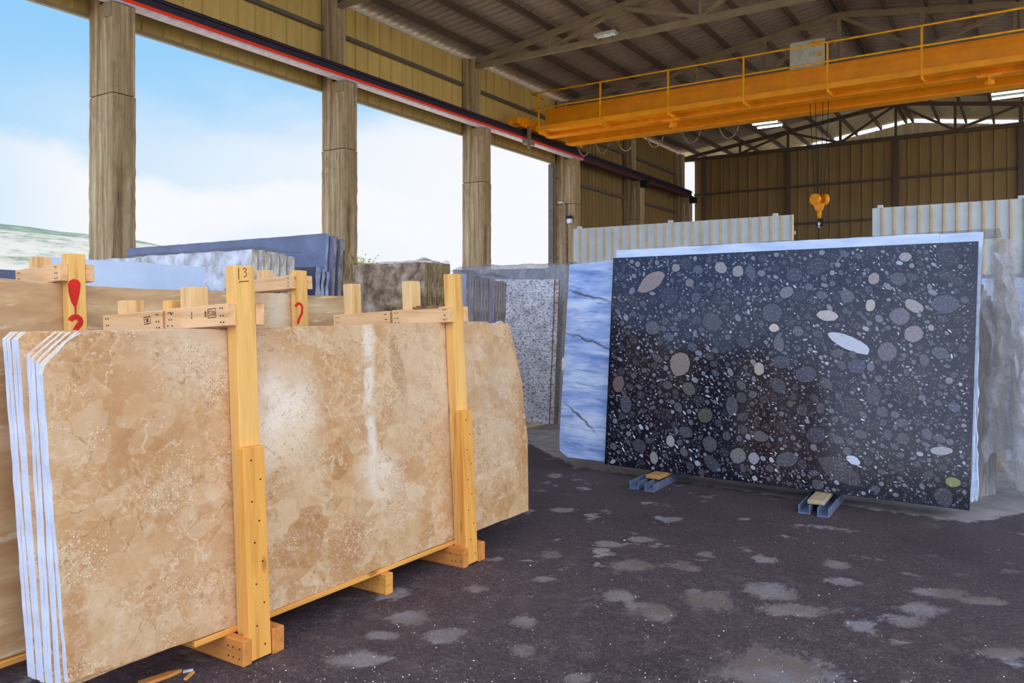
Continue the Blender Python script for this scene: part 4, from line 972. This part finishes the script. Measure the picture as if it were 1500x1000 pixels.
# tatters of plastic on the brown granite and grey edged bundles
def dr6(i, j):
    u = -2.2 + 2.2 * i; top = FI.uv(600, 384)[1]; p = FI.M @ Vector((u, -.01 + .5 * j, top + .015 - .01 * j)); k = max(0, i - .85) / .15
    return p + wr(p, .015, 4) + Vector((0, 0, .10 * k * abs(mnoise.noise(p * 7))))
drape('plastic_sheet', 'plastic lying on top of the brown granite bundle', dr6, M['plastic'], 70, 12)
def dr7(i, j):
    u = -.24 + .27 * i; top = FJ.uv(673, 402)[1]; p = FJ.M @ Vector((u, .0 + .72 * j, top + .02)); return p + wr(p, .03, 4) + Vector((0, 0, .02))
drape('plastic_sheet', 'crumpled plastic on top of the grey edged bundle', dr7, M['plastic'], 50, 20)
def dr8(i, j):
    u = -2.0 + 2.1 * i; top = FF.uv(351, 366)[1]; p = FF.M @ Vector((u, .0 + .46 * j, top + .012)); return p + wr(p, .025, 4) + Vector((0, 0, .012))
drape('plastic_sheet', 'torn plastic on top of the rough white marble bundle', dr8, M['plastic'], 50, 16)

# ------------------------------------------------------------------ litter on the ground
q = onfloor(240, 996); g = G()
a = onfloor(205, 1004); b = onfloor(266, 984)
d = (b - a).normalized(); s = Vector((-d.y, d.x, 0))
g.prism([a - s * .02, a + s * .022, a.lerp(b, .7) + s * .02, b + s * .004, b - s * .003, a.lerp(b, .6) - s * .018], (0, 0, .014)); tag(obj('wood_splinter', g, M['skid'], origin=q), 'orange wood splinter on the asphalt in front of the big slab', 'splinter')
a = onfloor(268, 985); b = onfloor(283, 982); d = (b - a).normalized(); s = Vector((-d.y, d.x, 0)); g = G(); g.prism([a - s * .006, b - s * .006, b + s * .006, a + s * .008], (0, 0, .008)); tag(obj('wood_chip', g, M['chip'], origin=a), 'pale wood chip at the tip of the orange splinter', 'chip')
a = onfloor(271, 996); b = onfloor(283, 985); d = (b - a).normalized(); s = Vector((-d.y, d.x, 0)); g = G(); g.prism([a - s * .008, b - s * .008, b + s * .006, a + s * .006], (0, 0, .008)); tag(obj('wood_chip', g, M['runner'], origin=a), 'short orange wood chip beside the splinter', 'chip')
a = onfloor(901, 685); b = onfloor(911, 692); g = G(); g.tube([a + Vector((0, 0, .05)), a.lerp(b, .5) + Vector((0, 0, .02)), b + Vector((0, 0, .01))], .007, 6); tag(obj('wood_stick', g, M['oldwood'], origin=b), 'thin pale stick leaning at the bottom left of the black slab', 'stick')
g = G(); rnd = random.Random(21)
for k in range(900):
    px = rnd.uniform(120, 1480); py = 1000 - 320 * rnd.random() ** 1.6
    q = onfloor(px, py)
    if q.x < -2.9 and q.y < 5.2: continue
    if q.y > 6.9 - .1 * q.x: continue
    if rnd.random() > (1 - (px - 120) / 1700): continue
    r = rnd.uniform(.0015, .0048) if rnd.random() > .03 else rnd.uniform(.006, .010)
    vs = [g.bm.verts.new(q + Vector((math.cos(t_) * r * rnd.uniform(.7, 1.3), math.sin(t_) * r * rnd.uniform(.7, 1.3), .0005))) for t_ in (0, 1.3, 2.6, 3.9, 5.1)]
    tp = g.bm.verts.new(q + Vector((rnd.uniform(-.3, .3) * r, rnd.uniform(-.3, .3) * r, r * .9)))
    for i in range(5): g.bm.faces.new((vs[i], vs[(i + 1) % 5], tp))
    g.bm.faces.new(vs[::-1])
o = obj('stone_chips', g, M['chip']); tag(o, 'white stone chips scattered over the dark asphalt', 'gravel', kind='stuff')

# ------------------------------------------------------------------ camera and view
cam = bpy.data.cameras.new('camera'); cam.sensor_width = 36; cam.lens = 36 * F / 1500; cam.shift_y = -(500 - HY) / 1500; cam.clip_end = 3000; cam.clip_start = .05
co = bpy.data.objects.new('camera', cam); C.objects.link(co); co.location = EYEP; co.rotation_euler = (R(90), 0, YAW); S.camera = co
S.view_settings.view_transform = 'Standard'; S.view_settings.look = 'None'; S.view_settings.exposure = 0; S.view_settings.gamma = 1; S.view_settings.use_curve_mapping = False
S.cycles.max_bounces = 8; S.cycles.diffuse_bounces = 5; S.cycles.transparent_max_bounces = 16
S.cycles.use_denoising = True
